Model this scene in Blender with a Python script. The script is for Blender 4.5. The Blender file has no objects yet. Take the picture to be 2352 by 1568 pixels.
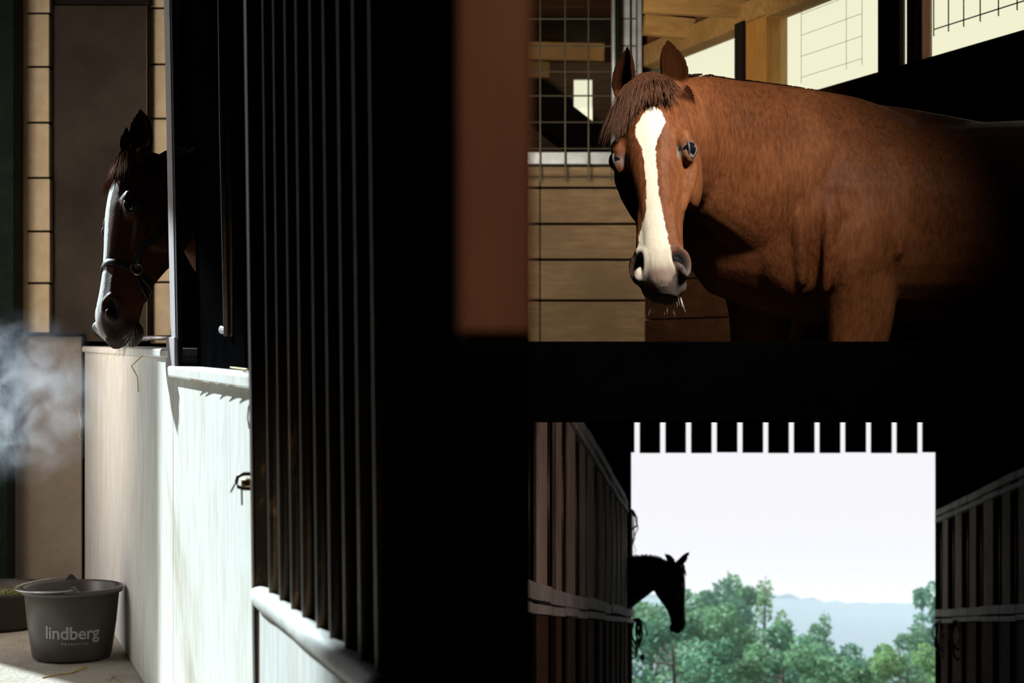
import bpy, math, random
from math import pi, sin, cos, sqrt, radians
from mathutils import Vector, Matrix, noise

random.seed(7)
SC = bpy.context.scene
COL = SC.collection
V = Vector

# ------------------------------------------------------------------ camera, world, sun, exposure
FPX = 4000.0                 # focal length in pixels of the 2352 x 1568 frame
CAMZ = 1.05
cam_d = bpy.data.cameras.new('camera')
cam_d.sensor_width = 36.0
cam_d.lens = 36.0 * FPX / 2352.0
cam_d.clip_start = 0.05
cam_d.clip_end = 2000
cam_d.dof.use_dof = True
cam_d.dof.focus_distance = 5.1
cam_d.dof.aperture_fstop = (cam_d.lens / 1000.0) / 0.011
cam = bpy.data.objects.new('camera', cam_d)
cam.location = (0, 0, CAMZ)
cam.rotation_euler = (radians(90), 0, 0)
COL.objects.link(cam)
SC.camera = cam

w = bpy.data.worlds.new('overcast_sky'); SC.world = w; w.use_nodes = True
bg = w.node_tree.nodes['Background']
bg.inputs[0].default_value = (0.965, 0.96, 1.0, 1)
bg.inputs[1].default_value = 0.97

SUN_DIR = V((1.0, -1.05, -0.90)).normalized()       # direction the sunlight travels
sd = bpy.data.lights.new('sun', 'SUN'); sd.energy = 9.6; sd.angle = radians(1.6); sd.color = (0.80, 0.96, 1.0)
so = bpy.data.objects.new('sun', sd); COL.objects.link(so)
so.rotation_euler = SUN_DIR.to_track_quat('-Z', 'Y').to_euler(); so.location = (-12, 20, 14)

def area(name, loc, direction, sx, sy, power=0, color=(1, 1, 1), spread=180, portal=False):
    d = bpy.data.lights.new(name, 'AREA'); d.shape = 'RECTANGLE'; d.size = sx; d.size_y = sy
    d.energy = power; d.color = color; d.spread = radians(spread)
    o = bpy.data.objects.new(name, d); COL.objects.link(o); o.location = loc
    o.rotation_euler = V(direction).to_track_quat('-Z', 'Y').to_euler()
    if portal: d.cycles.is_portal = True
    return o
area('door_portal', (-2.6, 5.75, 1.45), (1, 0, 0), 1.9, 2.9, portal=True)
area('aisle_portal', (2.5, 16.05, -1.2), (0, -1, 0), 2.8, 2.9, portal=True)
# added fill light out of view, aimed at the horse in the loose box
area('horse_fill', (1.15, 3.25, 2.85), (-0.76, 1.33, -1.33), 0.26, 0.36, 10.0, (1.0, 0.90, 0.79), 52)
# added fill inside the barn door, brightening the far end of the left aisle
area('door_fill', (-2.42, 5.3, 1.6), (.62, 1.0, -.12), 0.5, 1.8, 12.0, (1.0, 0.86, 0.72), 100)
# added fill beside the loose box partition, brightening the far boards and the roof
area('loft_fill', (-.22, 8.4, 1.9), (.40, 1.0, .26), 0.5, 0.9, 27.0, (1.0, 0.84, 0.62), 112)
# added spot above the viewer, brightening the brown foreground post
bl = bpy.data.lights.new('post_fill', 'SPOT'); bl.energy = 120.0; bl.spot_size = radians(15); bl.spot_blend = .7; bl.shadow_soft_size = .06; bl.color = (1.0, .72, .5)
bo = bpy.data.objects.new('post_fill', bl); COL.objects.link(bo); bo.location = (.08, .22, 3.0)
bo.rotation_euler = (V((-.012, .93, 1.26)) - V(bo.location)).to_track_quat('-Z', 'Y').to_euler()
# added fill out of view on the right, brightening the lower aisle's left boards
area('aisle_fill', (2.95, 6.6, 0.15), (-1, 0.05, -0.12), 1.6, 1.0, 10.0, (1.0, 0.84, 0.74), 120)

vs = SC.view_settings
vs.view_transform = 'Standard'; vs.look = 'None'; vs.exposure = 0.0; vs.gamma = 1.0; vs.use_curve_mapping = False
SC.cycles.use_denoising = True
SC.cycles.max_bounces = 8
SC.cycles.diffuse_bounces = 4
SC.cycles.volume_bounces = 1
SC.cycles.sample_clamp_indirect = 4.0
SC.cycles.volume_step_rate = 1.0

# ------------------------------------------------------------------ helpers
def P(px, py, Y):
    return V(((px - 1176) / FPX * Y, Y, CAMZ + (784 - py) / FPX * Y))
def PX(px, Y): return (px - 1176) / FPX * Y
def PZ(py, Y): return CAMZ + (784 - py) / FPX * Y
def lerp(a, b, t): return a + (b - a) * t
def sstep(a, b, x):
    t = max(0.0, min(1.0, (x - a) / (b - a))); return t * t * (3 - 2 * t)

class MB:
    def __init__(s): s.v = []; s.f = []
    def add(s, vs_, fs):
        b = len(s.v); s.v += [tuple(p) for p in vs_]; s.f += [tuple(i + b for i in f) for f in fs]
    def hexa(s, p):                  # 8 points: 4 bottom (ccw), 4 top
        s.add(p, [(3, 2, 1, 0), (4, 5, 6, 7), (0, 1, 5, 4), (1, 2, 6, 5), (2, 3, 7, 6), (3, 0, 4, 7)]); return s
    def box(s, x0, x1, y0, y1, z0, z1):
        if x0 > x1: x0, x1 = x1, x0
        if y0 > y1: y0, y1 = y1, y0
        return s.hexa([(x0, y0, z0), (x1, y0, z0), (x1, y1, z0), (x0, y1, z0), (x0, y0, z1), (x1, y0, z1), (x1, y1, z1), (x0, y1, z1)])
    def prism(s, poly, z0, z1):
        n = len(poly)
        a = sum(poly[i][0] * poly[(i + 1) % n][1] - poly[(i + 1) % n][0] * poly[i][1] for i in range(n))
        if a < 0: poly = poly[::-1]
        vs_ = [(x, y, z0) for x, y in poly] + [(x, y, z1) for x, y in poly]
        fs = [tuple(range(n))[::-1], tuple(range(n, 2 * n))] + [(i, (i + 1) % n, n + (i + 1) % n, n + i) for i in range(n)]
        s.add(vs_, fs); return s
    def beam(s, a, b, wd, ht, up=(0, 0, 1)):
        a = V(a); b = V(b); d = (b - a).normalized(); u = V(up); sd_ = d.cross(u)
        if sd_.length < 1e-4: u = V((0, 1, 0)); sd_ = d.cross(u)
        sd_.normalize(); u = sd_.cross(d).normalized(); sd_ *= wd / 2; u = u * ht / 2
        return s.hexa([a - sd_ - u, a + sd_ - u, b + sd_ - u, b - sd_ - u, a - sd_ + u, a + sd_ + u, b + sd_ + u, b - sd_ + u])
    def rings(s, rings, cap=True):
        n = len(rings[0]); b = len(s.v)
        for r in rings: s.v += [tuple(p) for p in r]
        for k in range(len(rings) - 1):
            for i in range(n):
                j = (i + 1) % n
                s.f.append((b + k * n + i, b + k * n + j, b + (k + 1) * n + j, b + (k + 1) * n + i))
        if cap:
            s.f.append(tuple(b + i for i in range(n))[::-1])
            s.f.append(tuple(b + (len(rings) - 1) * n + i for i in range(n)))
        return s
    def tube(s, pts, r, n=8, rb=None, up=(0, 0, 1), cap=True):
        """tube along pts; r and rb: one radius or one per point (r across, rb along 'up')"""
        pts = [V(p) for p in pts]; m = len(pts)
        ra = r if hasattr(r, '__len__') else [r] * m
        rb = ra if rb is None else (rb if hasattr(rb, '__len__') else [rb] * m)
        rings = []; prev = None
        for k in range(m):
            t = (pts[min(k + 1, m - 1)] - pts[max(k - 1, 0)])
            if t.length < 1e-9: t = V((0, 0, 1))
            t.normalize()
            u = V(up) if prev is None or up is not None and abs(t.dot(V(up))) < 0.93 else prev
            if abs(t.dot(u)) > 0.98: u = V((0, 1, 0)) if abs(t.y) < 0.9 else V((1, 0, 0))
            sd_ = t.cross(u).normalized(); u = sd_.cross(t).normalized(); prev = u
            rings.append([pts[k] + sd_ * (ra[k] * cos(2 * pi * i / n)) + u * (rb[k] * sin(2 * pi * i / n)) for i in range(n)])
        return s.rings(rings, cap)
    def ball(s, c, r, n=14, m=9, M=None):
        if not hasattr(r, '__len__'): r = (r, r, r)
        rings = []
        for k in range(m):
            a = -pi / 2 + pi * (k + 0.5) / m
            ring = [V((r[0] * cos(a) * cos(2 * pi * i / n), r[1] * cos(a) * sin(2 * pi * i / n), r[2] * sin(a))) for i in range(n)]
            rings.append([(M @ p if M else p) + V(c) for p in ring])
        return s.rings(rings)
    def lathe(s, prof, c=(0, 0, 0), n=40, closed=False):
        rings = [[V((r * cos(2 * pi * i / n), r * sin(2 * pi * i / n), z)) + V(c) for i in range(n)] for r, z in prof]
        if closed: rings.append(rings[0])
        return s.rings(rings, not closed)
    def mesh(s, name):
        me = bpy.data.meshes.new(name); me.from_pydata(s.v, [], s.f); me.update(); return me
    def build(s, name, mat, parent=None, smooth=False, bevel=0, fix=False):
        me = s.mesh(name)
        if fix:
            import bmesh
            b = bmesh.new(); b.from_mesh(me); bmesh.ops.recalc_face_normals(b, faces=b.faces); b.to_mesh(me); b.free()
        return link(name, me, mat, parent, smooth, bevel)

def link(name, me, mat, parent=None, smooth=False, bevel=0):
    o = bpy.data.objects.new(name, me); COL.objects.link(o)
    if mat is not None: me.materials.append(mat)
    if smooth: me.polygons.foreach_set('use_smooth', [True] * len(me.polygons))
    if parent is not None: o.parent = parent
    if bevel:
        b = o.modifiers.new('bevel', 'BEVEL'); b.width = bevel; b.segments = 2; b.limit_method = 'ANGLE'
    return o
def tag(o, label=None, cat=None, group=None, kind=None):
    if label: o['label'] = label
    if cat: o['category'] = cat
    if group: o['group'] = group
    if kind: o['kind'] = kind
    return o
def empty(name, label, cat, loc=(0, 0, 0), group=None):
    o = bpy.data.objects.new(name, None); COL.objects.link(o); o.location = loc; o.empty_display_size = 0.1
    return tag(o, label, cat, group)
def struct(name, mb, mat, label, cat='wall', parent=None, **k):
    o = mb.build(name, mat, parent, **k); tag(o, label, cat, kind='structure'); return o
def adopt(child, parent):
    """parent without moving the child in the world (parents are unrotated)"""
    child.parent = parent; child.location = V(child.location) - V(parent.location); return child

# ------------------------------------------------------------------ materials
class NT:
    def __init__(s, name):
        s.m = bpy.data.materials.new(name); s.m.use_nodes = True; s.t = s.m.node_tree; s.n = s.t.nodes; s.l = s.t.links
        s.b = s.n['Principled BSDF']; s.out = s.n['Material Output']
    def node(s, t, **k):
        n = s.n.new(t)
        for a, v in k.items():
            if a.startswith('i_'): n.inputs[a[2:].replace('_', ' ')].default_value = v
            else: setattr(n, a, v)
        return n
    def coord(s, scale=(1, 1, 1), kind='Object'):
        c = s.node('ShaderNodeTexCoord'); m = s.node('ShaderNodeMapping'); m.inputs['Scale'].default_value = scale
        s.l.new(c.outputs[kind], m.inputs[0]); return m.outputs[0]
    def noise(s, scale, detail=4, rough=0.55, stretch=(1, 1, 1), dist=0.0):
        n = s.node('ShaderNodeTexNoise'); n.inputs['Scale'].default_value = scale; n.inputs['Detail'].default_value = detail
        n.inputs['Roughness'].default_value = rough; n.inputs['Distortion'].default_value = dist
        s.l.new(s.coord(stretch), n.inputs['Vector']); return n.outputs['Fac']
    def ramp(s, fac, stops):
        r = s.node('ShaderNodeValToRGB'); e = r.color_ramp.elements
        while len(e) < len(stops): e.new(0.5)
        for i, (p, c) in enumerate(stops):
            e[i].position = p; e[i].color = (c[0], c[1], c[2], 1) if hasattr(c, '__len__') else (c, c, c, 1)
        s.l.new(fac, r.inputs[0]); return r.outputs[0]
    def mix(s, fac, a, b, mode='MIX'):
        m = s.node('ShaderNodeMix', data_type='RGBA', blend_type=mode)
        for sock, v in ((m.inputs['Factor'], fac), (m.inputs[6], a), (m.inputs[7], b)):
            if hasattr(v, 'links') or hasattr(v, 'is_linked'): s.l.new(v, sock)
            elif hasattr(v, '__len__'): sock.default_value = (v[0], v[1], v[2], 1)
            else: sock.default_value = v
        return m.outputs[2]
    def math(s, op, a, b=0.5, c=None):
        m = s.node('ShaderNodeMath', operation=op)
        for k, v in enumerate((a, b) if c is None else (a, b, c)):
            if hasattr(v, 'is_linked'): s.l.new(v, m.inputs[k])
            else: m.inputs[k].default_value = v
        return m.outputs[0]
    def attr(s, name):
        a = s.node('ShaderNodeAttribute'); a.attribute_name = name; return a.outputs['Fac']
    def bump(s, h, strength=0.3, dist=0.01):
        b = s.node('ShaderNodeBump'); b.inputs['Strength'].default_value = strength; b.inputs['Distance'].default_value = dist
        s.l.new(h, b.inputs['Height']); s.l.new(b.outputs[0], s.b.inputs['Normal'])
    def set(s, col=None, rough=0.6, metal=0.0, spec=0.5, **k):
        if col is not None:
            if hasattr(col, 'is_linked'): s.l.new(col, s.b.inputs['Base Color'])
            else: s.b.inputs['Base Color'].default_value = (col[0], col[1], col[2], 1)
        if hasattr(rough, 'is_linked'): s.l.new(rough, s.b.inputs['Roughness'])
        else: s.b.inputs['Roughness'].default_value = rough
        s.b.inputs['Metallic'].default_value = metal; s.b.inputs['Specular IOR Level'].default_value = spec
        for a, v in k.items(): s.b.inputs[a.replace('_', ' ')].default_value = v
        return s.m

def wood(name, a, b, stretch=(6, 6, 1), scale=6, rough=0.7, bump=0.25, spec=0.3, lo=0.35, hi=0.65):
    t = NT(name); f = t.noise(scale, 6, 0.6, stretch, 0.4)
    f2 = t.noise(2.2, 3)
    c = t.mix(t.ramp(f2, [(0.35, 0), (0.7, 1)]), t.ramp(f, [(lo, a), (hi, b)]), [lerp(x, y, 0.2) * 0.8 for x, y in zip(a, b)])
    t.bump(f, bump, 0.004)
    return t.set(c, rough, spec=spec)
def matte(name, c):
    t = NT(name); f = t.noise(9, 3); d = t.node('ShaderNodeBsdfDiffuse')
    t.l.new(t.ramp(f, [(0.3, [x * .7 for x in c]), (0.7, [x * 1.3 for x in c])]), d.inputs[0]); t.l.new(d.outputs[0], t.out.inputs[0]); return t.m
def plain(name, c, rough=0.6, metal=0.0, spec=0.5, var=0.15, scale=20, bump=0.1):
    t = NT(name); f = t.noise(scale, 4)
    t.bump(f, bump, 0.003)
    return t.set(t.ramp(f, [(0.3, [x * (1 - var) for x in c]), (0.7, [x * (1 + var) for x in c])]), rough, metal, spec)

M = {}
def make_materials():
    # whitewashed stall boards: pale blue white paint, vertical scratches, brown wear
    t = NT('whitewash')
    f = t.noise(9, 6, 0.6, (7, 7, 0.7)); g = t.noise(3.0, 4, 0.6, (3, 3, 1.2)); h = t.noise(26, 5, 0.7, (5, 5, 0.6))
    c = t.ramp(f, [(0.3, (0.64, 0.62, 0.58)), (0.62, (0.85, 0.84, 0.80))])
    c = t.mix(t.math('MULTIPLY', t.ramp(g, [(0.5, 0), (0.72, 1)]), 0.55), c, (0.62, 0.52, 0.40))
    c = t.mix(t.math('MULTIPLY', t.ramp(h, [(0.66, 0), (0.74, 1)]), 0.6), c, (0.28, 0.18, 0.10))
    t.bump(f, 0.2, 0.003); M['whitewash'] = t.set(c, 0.65, spec=0.3)
    t = NT('pale_block')
    f = t.noise(14, 6, 0.65); h = t.noise(60, 3, 0.7)
    c = t.ramp(f, [(0.3, (0.56, 0.42, 0.26)), (0.7, (0.72, 0.58, 0.40))])
    c = t.mix(t.ramp(h, [(0.66, 0), (0.72, 0.6)]), c, (0.16, 0.09, 0.05)); t.bump(f, 0.5, 0.006)
    M['pale_block'] = t.set(c, 0.9, spec=0.1)
    t = NT('worn_panel')
    f = t.noise(2.5, 5, 0.6); h = t.noise(45, 4, 0.7)
    c = t.ramp(f, [(0.3, (0.030, 0.022, 0.016)), (0.7, (0.070, 0.054, 0.044))])
    c = t.mix(t.ramp(h, [(0.64, 0), (0.72, 0.7)]), c, (0.035, 0.02, 0.012)); M['worn_panel'] = t.set(c, 0.75, spec=0.12)
    t = NT('back_board')
    f = t.noise(3.5, 5, 0.6); h = t.noise(50, 4, 0.7)
    c = t.ramp(f, [(0.3, (0.20, 0.155, 0.115)), (0.7, (0.30, 0.25, 0.20))])
    c = t.mix(t.ramp(h, [(0.62, 0), (0.7, 0.6)]), c, (0.07, 0.045, 0.03)); M['back_board'] = t.set(c, 0.7, spec=0.2)
    t = NT('rubber_mat')
    vn = t.node('ShaderNodeTexVoronoi'); vn.inputs['Scale'].default_value = 70; t.l.new(t.coord(), vn.inputs['Vector'])
    f = t.noise(6, 5, 0.6); c = t.ramp(f, [(0.3, (0.42, 0.36, 0.28)), (0.7, (0.60, 0.54, 0.46))])
    c = t.mix(t.ramp(vn.outputs['Distance'], [(0.05, 0.5), (0.35, 0)]), c, (0.14, 0.10, 0.07)); t.bump(vn.outputs['Distance'], 0.6, 0.004)
    M['floor'] = t.set(c, 0.8, spec=0.2)
    # rusty iron bars
    t = NT('rusty_iron')
    f = t.noise(30, 6, 0.7, (1, 1, 0.25)); g = t.noise(7, 4, 0.6, (1, 1, 0.4))
    c = t.ramp(g, [(0.35, (0.035, 0.020, 0.013)), (0.7, (0.095, 0.050, 0.026))])
    c = t.mix(t.ramp(f, [(0.6, 0), (0.7, 1)]), c, (0.34, 0.16, 0.05)); t.bump(f, 0.4, 0.002)
    M['rust'] = t.set(c, 0.42, 0.7, spec=0.4)
    t = NT('rail_paint')
    f = t.noise(30, 6, 0.7); c = t.ramp(f, [(0.3, (0.52, 0.50, 0.46)), (0.66, (0.78, 0.77, 0.74))])
    t.bump(f, 0.3, 0.003); M['rail'] = t.set(c, 0.5)
    M['steel'] = plain('worn_steel', (0.42, 0.40, 0.40), 0.35, 0.8, var=0.3, scale=40)
    M['brass'] = plain('brass', (0.55, 0.42, 0.22), 0.3, 0.9, var=0.2)
    M['galv'] = plain('galvanised_steel', (0.46, 0.52, 0.60), 0.4, 0.4, var=0.2, scale=12)
    M['wire'] = plain('mesh_wire', (0.10, 0.09, 0.07), 0.5, 0.5)
    M['black'] = matte('black_stained_wood', (0.002, 0.002, 0.002))
    M['dark'] = wood('dark_barn_wood', (0.008, 0.007, 0.007), (0.018, 0.014, 0.012), spec=0.1)
    M['pitch'] = matte('unlit_black_boarding', (0.0022, 0.0022, 0.0025))  # near-black so interiors stay dark where light reaches; shade put into the colour
    M['green'] = plain('dark_green_paint', (0.006, 0.012, 0.008), 0.7, spec=0.1, var=0.4)
    M['post_brown'] = wood('brown_post_wood', (0.20, 0.085, 0.05), (0.29, 0.13, 0.08), (8, 8, 1), 5)
    M['pale_post'] = wood('weathered_pale_post', (0.44, 0.38, 0.40), (0.62, 0.56, 0.58), (9, 9, 0.6), 8)
    M['board'] = wood('tan_stall_boards', (0.20, 0.135, 0.075), (0.34, 0.24, 0.145), (0.8, 4, 6), 7)
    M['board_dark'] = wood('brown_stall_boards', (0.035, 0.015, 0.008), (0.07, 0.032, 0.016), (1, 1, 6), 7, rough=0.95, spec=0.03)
    M['rafter'] = wood('warm_rafter_wood', (0.28, 0.155, 0.05), (0.46, 0.28, 0.105), (0.8, 5, 5), 6)
    M['ceiling'] = wood('ceiling_planks', (0.10, 0.042, 0.014), (0.20, 0.088, 0.028), (0.7, 5, 5), 5)
    M['orange_post'] = wood('orange_post_wood', (0.32, 0.15, 0.03), (0.48, 0.25, 0.06), (6, 6, 1), 6)
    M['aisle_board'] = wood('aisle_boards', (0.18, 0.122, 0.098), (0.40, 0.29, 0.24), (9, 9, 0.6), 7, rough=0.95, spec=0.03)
    M['aisle_rail'] = wood('aisle_rail_wood', (0.16, 0.13, 0.115), (0.40, 0.34, 0.31), (4, 4, 4), 7, rough=0.8, spec=0.1)
    M['plastic'] = plain('black_bucket_plastic', (0.062, 0.050, 0.044), 0.36, spec=0.5, var=0.08, scale=8, bump=0.02)
    M['tub'] = plain('black_rubber', (0.030, 0.022, 0.017), 0.6, var=0.3)
    M['print'] = plain('grey_print', (0.36, 0.35, 0.34), 0.6, var=0.04)
    M['straw'] = plain('straw', (0.62, 0.42, 0.14), 0.6, var=0.3)
    M['leather'] = plain('black_leather_strap', (0.010, 0.008, 0.009), 0.5, var=0.3)
    M['rope_pink'] = plain('faded_pink_rope', (0.34, 0.20, 0.22), 0.8, var=0.3, scale=60)
    M['rope_dark'] = plain('dark_rope', (0.02, 0.022, 0.026), 0.7, var=0.3)
    M['teal'] = plain('teal_plastic', (0.05, 0.42, 0.38), 0.4)
    M['feed'] = plain('green_brown_feed', (0.16, 0.15, 0.05), 0.9, var=0.6, scale=80)
    M['bedding'] = plain('dark_bedding', (0.03, 0.02, 0.012), 0.95, var=0.5, scale=60)
    M['ramp'] = plain('aisle_ground', (0.06, 0.055, 0.05), 0.85, var=0.3, scale=6)
    M['grass'] = plain('meadow', (0.05, 0.085, 0.035), 0.9, var=0.4, scale=3)
    M['yard'] = plain('yard_gravel', (0.42, 0.34, 0.25), 0.9, var=0.2, scale=8)
    M['hill'] = plain('wooded_hill', (0.05, 0.075, 0.07), 0.95, var=0.3, scale=0.05)
    M['bark'] = plain('bark', (0.07, 0.055, 0.04), 0.9)
    for k, (a, b) in enumerate([((0.085, 0.20, 0.11), (0.19, 0.36, 0.17)), ((0.075, 0.19, 0.125), (0.155, 0.32, 0.19)), ((0.11, 0.225, 0.09), (0.25, 0.42, 0.16))]):
        t = NT('leaves_%d' % k); oi = t.noise(0.9, 3); c = t.ramp(oi, [(0.3, a), (0.7, b)])
        t.set(c, 0.6, spec=0.2)
        tr = t.node('ShaderNodeBsdfTranslucent'); t.l.new(c, tr.inputs[0]); mx = t.node('ShaderNodeMixShader'); mx.inputs[0].default_value = 0.4
        t.l.new(t.b.outputs[0], mx.inputs[1]); t.l.new(tr.outputs[0], mx.inputs[2]); t.l.new(mx.outputs[0], t.out.inputs[0])
        M['leaf%d' % k] = t.m
    # yellowed plastic sheeting in the window openings
    t = NT('yellowed_plastic_sheet')
    tr = t.node('ShaderNodeBsdfTransparent'); tr.inputs[0].default_value = (1.0, 0.995, 0.835, 1)
    tl = t.node('ShaderNodeBsdfTranslucent'); tl.inputs[0].default_value = (0.95, 0.88, 0.60, 1)
    mx = t.node('ShaderNodeMixShader'); mx.inputs[0].default_value = 0.06
    t.l.new(tr.outputs[0], mx.inputs[1]); t.l.new(tl.outputs[0], mx.inputs[2]); t.l.new(mx.outputs[0], t.out.inputs[0]); M['sheet'] = t.m
    M['eye'] = NT('horse_eye').set((0.006, 0.005, 0.006), 0.06, spec=0.8)
    M['lid'] = plain('grey_eyelid_skin', (0.026, 0.030, 0.038), 0.55, var=0.3)
    M['horn'] = plain('hoof_horn', (0.04, 0.035, 0.03), 0.5)
make_materials()

def coat(name, a, b, dark=(0.012, 0.010, 0.011), white=(0.66, 0.62, 0.51), hair=0.5):
    t = NT(name)
    f = t.noise(4.0, 5, 0.65, (1, 1, 0.6)); g = t.noise(110, 4, 0.7, (1, 1, 0.28)); h = t.noise(16, 4, 0.6)
    c = t.ramp(f, [(0.34, [x * .55 for x in a]), (0.5, a), (0.70, b)])
    c = t.mix(0.35, c, t.ramp(g, [(0.3, [x * 0.45 for x in a]), (0.7, [min(1, x * 1.5) for x in b])]))
    wt = t.math('ADD', t.attr('white'), t.math('MULTIPLY', t.math('SUBTRACT', g, 0.5), 0.9))
    wf = t.ramp(wt, [(0.42, 0), (0.58, 1)])
    wc = t.mix(t.ramp(g, [(0.4, 0.25), (0.6, 0)]), white, (0.50, 0.44, 0.36))
    c = t.mix(t.math('MULTIPLY', t.attr('ear_tint'), .93), c, [x * .10 for x in a])
    c = t.mix(wf, c, wc)
    c = t.mix(t.attr('pink'), c, (0.36, 0.22, 0.19))
    df = t.math('ADD', t.attr('dark'), t.math('MULTIPLY', t.math('SUBTRACT', h, 0.5), t.math('MULTIPLY', t.attr('dark'), 0.6)))
    c = t.mix(df, c, dark)
    c = t.mix(t.attr('deep'), c, (0.004, 0.004, 0.005))
    t.bump(g, hair, 0.003)
    m_ = t.set(c, 0.5, spec=0.07)
    t.l.new(t.math('MULTIPLY', t.math('SUBTRACT', 1.0, t.attr('ear_tint')), .07), t.b.inputs['Specular IOR Level'])
    return m_
M['chestnut'] = coat('chestnut_coat', (0.085, 0.026, 0.009), (0.19, 0.073, 0.029), dark=(0.15, 0.14, 0.13))
M['bay'] = coat('dark_chestnut_coat', (0.060, 0.018, 0.008), (0.12, 0.038, 0.014), dark=(0.020, 0.014, 0.012), white=(0.80, 0.80, 0.80))
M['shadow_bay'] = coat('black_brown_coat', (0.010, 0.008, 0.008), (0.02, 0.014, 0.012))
M['mane'] = plain('chestnut_hair', (0.050, 0.019, 0.008), 0.6, spec=0.2, var=0.6, scale=200)
M['mane_dark'] = plain('dark_mane_hair', (0.03, 0.014, 0.008), 0.5, var=0.5, scale=200)
M['mane_red'] = plain('red_forelock_hair', (0.16, 0.05, 0.012), 0.8, spec=0.05, var=0.4, scale=200)
M['whisker'] = plain('white_whisker', (0.75, 0.72, 0.66), 0.5)

# ------------------------------------------------------------------ the setting: left stable aisle
# the stall front runs along the line X = WL - 0.3315 Y (normal N towards the aisle)
WL = 0.643; WS = 0.3315
N = V((-1, -WS, 0)).normalized()
def wp(Y, off=0.0, Z=0.0): return V((WL - WS * Y, Y, 0)) + N * off + V((0, 0, Z))
def Yw(px, off=0.0): return (WL - off * sqrt(1 + WS * WS)) / (WS + (px - 1176) / FPX)   # depth where a sight line meets the front
def wbox(mb, Y0, Y1, o0, o1, z0, z1):
    a, b, c, d = wp(Y0, o0), wp(Y1, o0), wp(Y1, o1), wp(Y0, o1)
    return mb.prism([(p.x, p.y) for p in (a, b, c, d)], z0, z1)
PS = (0.34 / 6.8)                      # partition between the left stall and the loose box / lower aisle
def xpart(Y): return -0.08 - PS * (Y - 2.2)

mb = MB(); mb.prism([(-2.65, -2), (1.45, -2), (1.45, 4.2), (xpart(4.2) - .02, 4.2), (xpart(7.7) - .02, 7.7), (-2.65, 7.7)], -0.15, 0)
struct('floor', mb, M['floor'], 'speckled stable floor lit white by the sun around the bucket', 'floor')
mb = MB(); mb.prism([(-2.85, -2), (1.5, -2), (1.5, 4.0), (2.85, 5.0), (0.70, 11.9), (0.70, 15.6), (-0.9, 15.6), (-2.85, 7.8)], 3.62, 3.8)
struct('ceiling', mb, M['dark'], 'dark roof boarding over the stable', 'ceiling')
mb = MB(); mb.box(-2.65, -2.5, -2, 4.9, 0, 3.62).box(-2.65, -2.5, 6.7, 7.8, 0, 3.62).box(-2.65, -2.5, 4.9, 6.7, 2.92, 3.62)
struct('wall_left', mb, M['dark'], 'dark outer wall with the open barn door', 'wall')
mb = MB(); mb.box(-2.65, 1.45, -2.1, -2, 0, 3.62); struct('wall_rear', mb, M['dark'], 'dark wall behind the viewer', 'wall')
mb = MB(); mb.box(1.36, 1.5, -2, 4.2, 0, 3.62)
struct('wall_right', mb, M['dark'], 'dark side wall beside the viewer', 'wall')
# back of the left aisle
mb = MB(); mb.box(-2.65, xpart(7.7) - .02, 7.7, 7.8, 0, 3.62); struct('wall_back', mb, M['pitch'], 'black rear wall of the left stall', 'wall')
XB = wp(7.45).x
mb = MB(); mb.box(-2.5, PX(193, 7.5), 7.46, 7.6, 0, PZ(772, 7.46))
struct('wall_back_low', mb, M['back_board'], 'grubby brown half wall behind the bucket', 'wall', bevel=.004)
mb = MB(); mb.box(-2.5, PX(193, 7.5), 7.40, 7.62, PZ(772, 7.46), PZ(766, 7.46))
t1 = struct('trim_1', mb, M['dark'], 'dark ledge strip under the pale block pillar', 'trim')
def pillar(name, x0, x1, y0, zs, label):
    e = empty(name, label, 'pillar', ((x0 + x1) / 2, y0 + .07, zs[0]))
    g = MB().box(x0 + .004, x1 - .004, y0 + .012, y0 + .14, zs[0], zs[-1]).build('mortar', M['dark']); adopt(g, e)
    for a, b in zip(zs[:-1], zs[1:]):
        j = random.uniform(-.003, .003)
        o = MB().box(x0 + j, x1 + j, y0 + random.uniform(0, .004), y0 + .13, a + .004, b - .004).build('block', M['pale_block'], bevel=.005); adopt(o, e)
    return e
zs = [PZ(y, 7.45) for y in (766, 650, 531, 408, 281, 153, 30, -92, -214, -330)]
pillar('block_pillar', PX(60, 7.45), PX(114, 7.45), 7.45, zs, 'pale cream block pillar beside the dark green post')
mb = MB(); mb.box(PX(37, 7.43), PX(59.3, 7.43), 7.43, 7.58, zs[0], zs[-1])
tag(mb.build('edge_board', wood('tan_edge_board', (0.46, 0.30, 0.17), (0.58, 0.42, 0.26), (8, 8, 1), 6), bevel=.003), 'tan vertical edge board left of the cream block pillar', 'board')
zs2 = [PZ(y, 7.66) for y in (790, 650, 530, 405, 280, 157, 30, -95, -210, -320)]
pillar('block_pillar', PX(345, 7.54), PX(402, 7.54), 7.54, zs2, 'shaded tan block pillar right of the big dark panel, behind the horse ears')
mb = MB(); mb.box(PX(114.5, 7.5), PX(343, 7.5), 7.50, 7.535, 1.05, PZ(12, 7.5))
e = empty('sliding_panel', 'tall dark scuffed panel behind the horse in the left stall', 'panel', (PX(228, 7.5), 7.52, 1.05))
adopt(mb.build('sheet', M['worn_panel'], bevel=.004), e)
mb = MB(); mb.box(PX(336, 7.49), PX(338.5, 7.49), 7.488, 7.50, 1.05, PZ(12, 7.5)); adopt(mb.build('edge_strip', M['rust']), e)
mb = MB(); mb.box(PX(114, 7.5), PX(343, 7.5), 7.50, 7.6, PZ(10, 7.5), 3.2)
tag(mb.build('lintel_board', M['dark']), 'black lintel board above the tall dark panel', 'board')
e = empty('green_post', 'dark green painted door post at the left edge', 'post', (PX(-10, 7.3), 7.3, 0))
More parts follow.
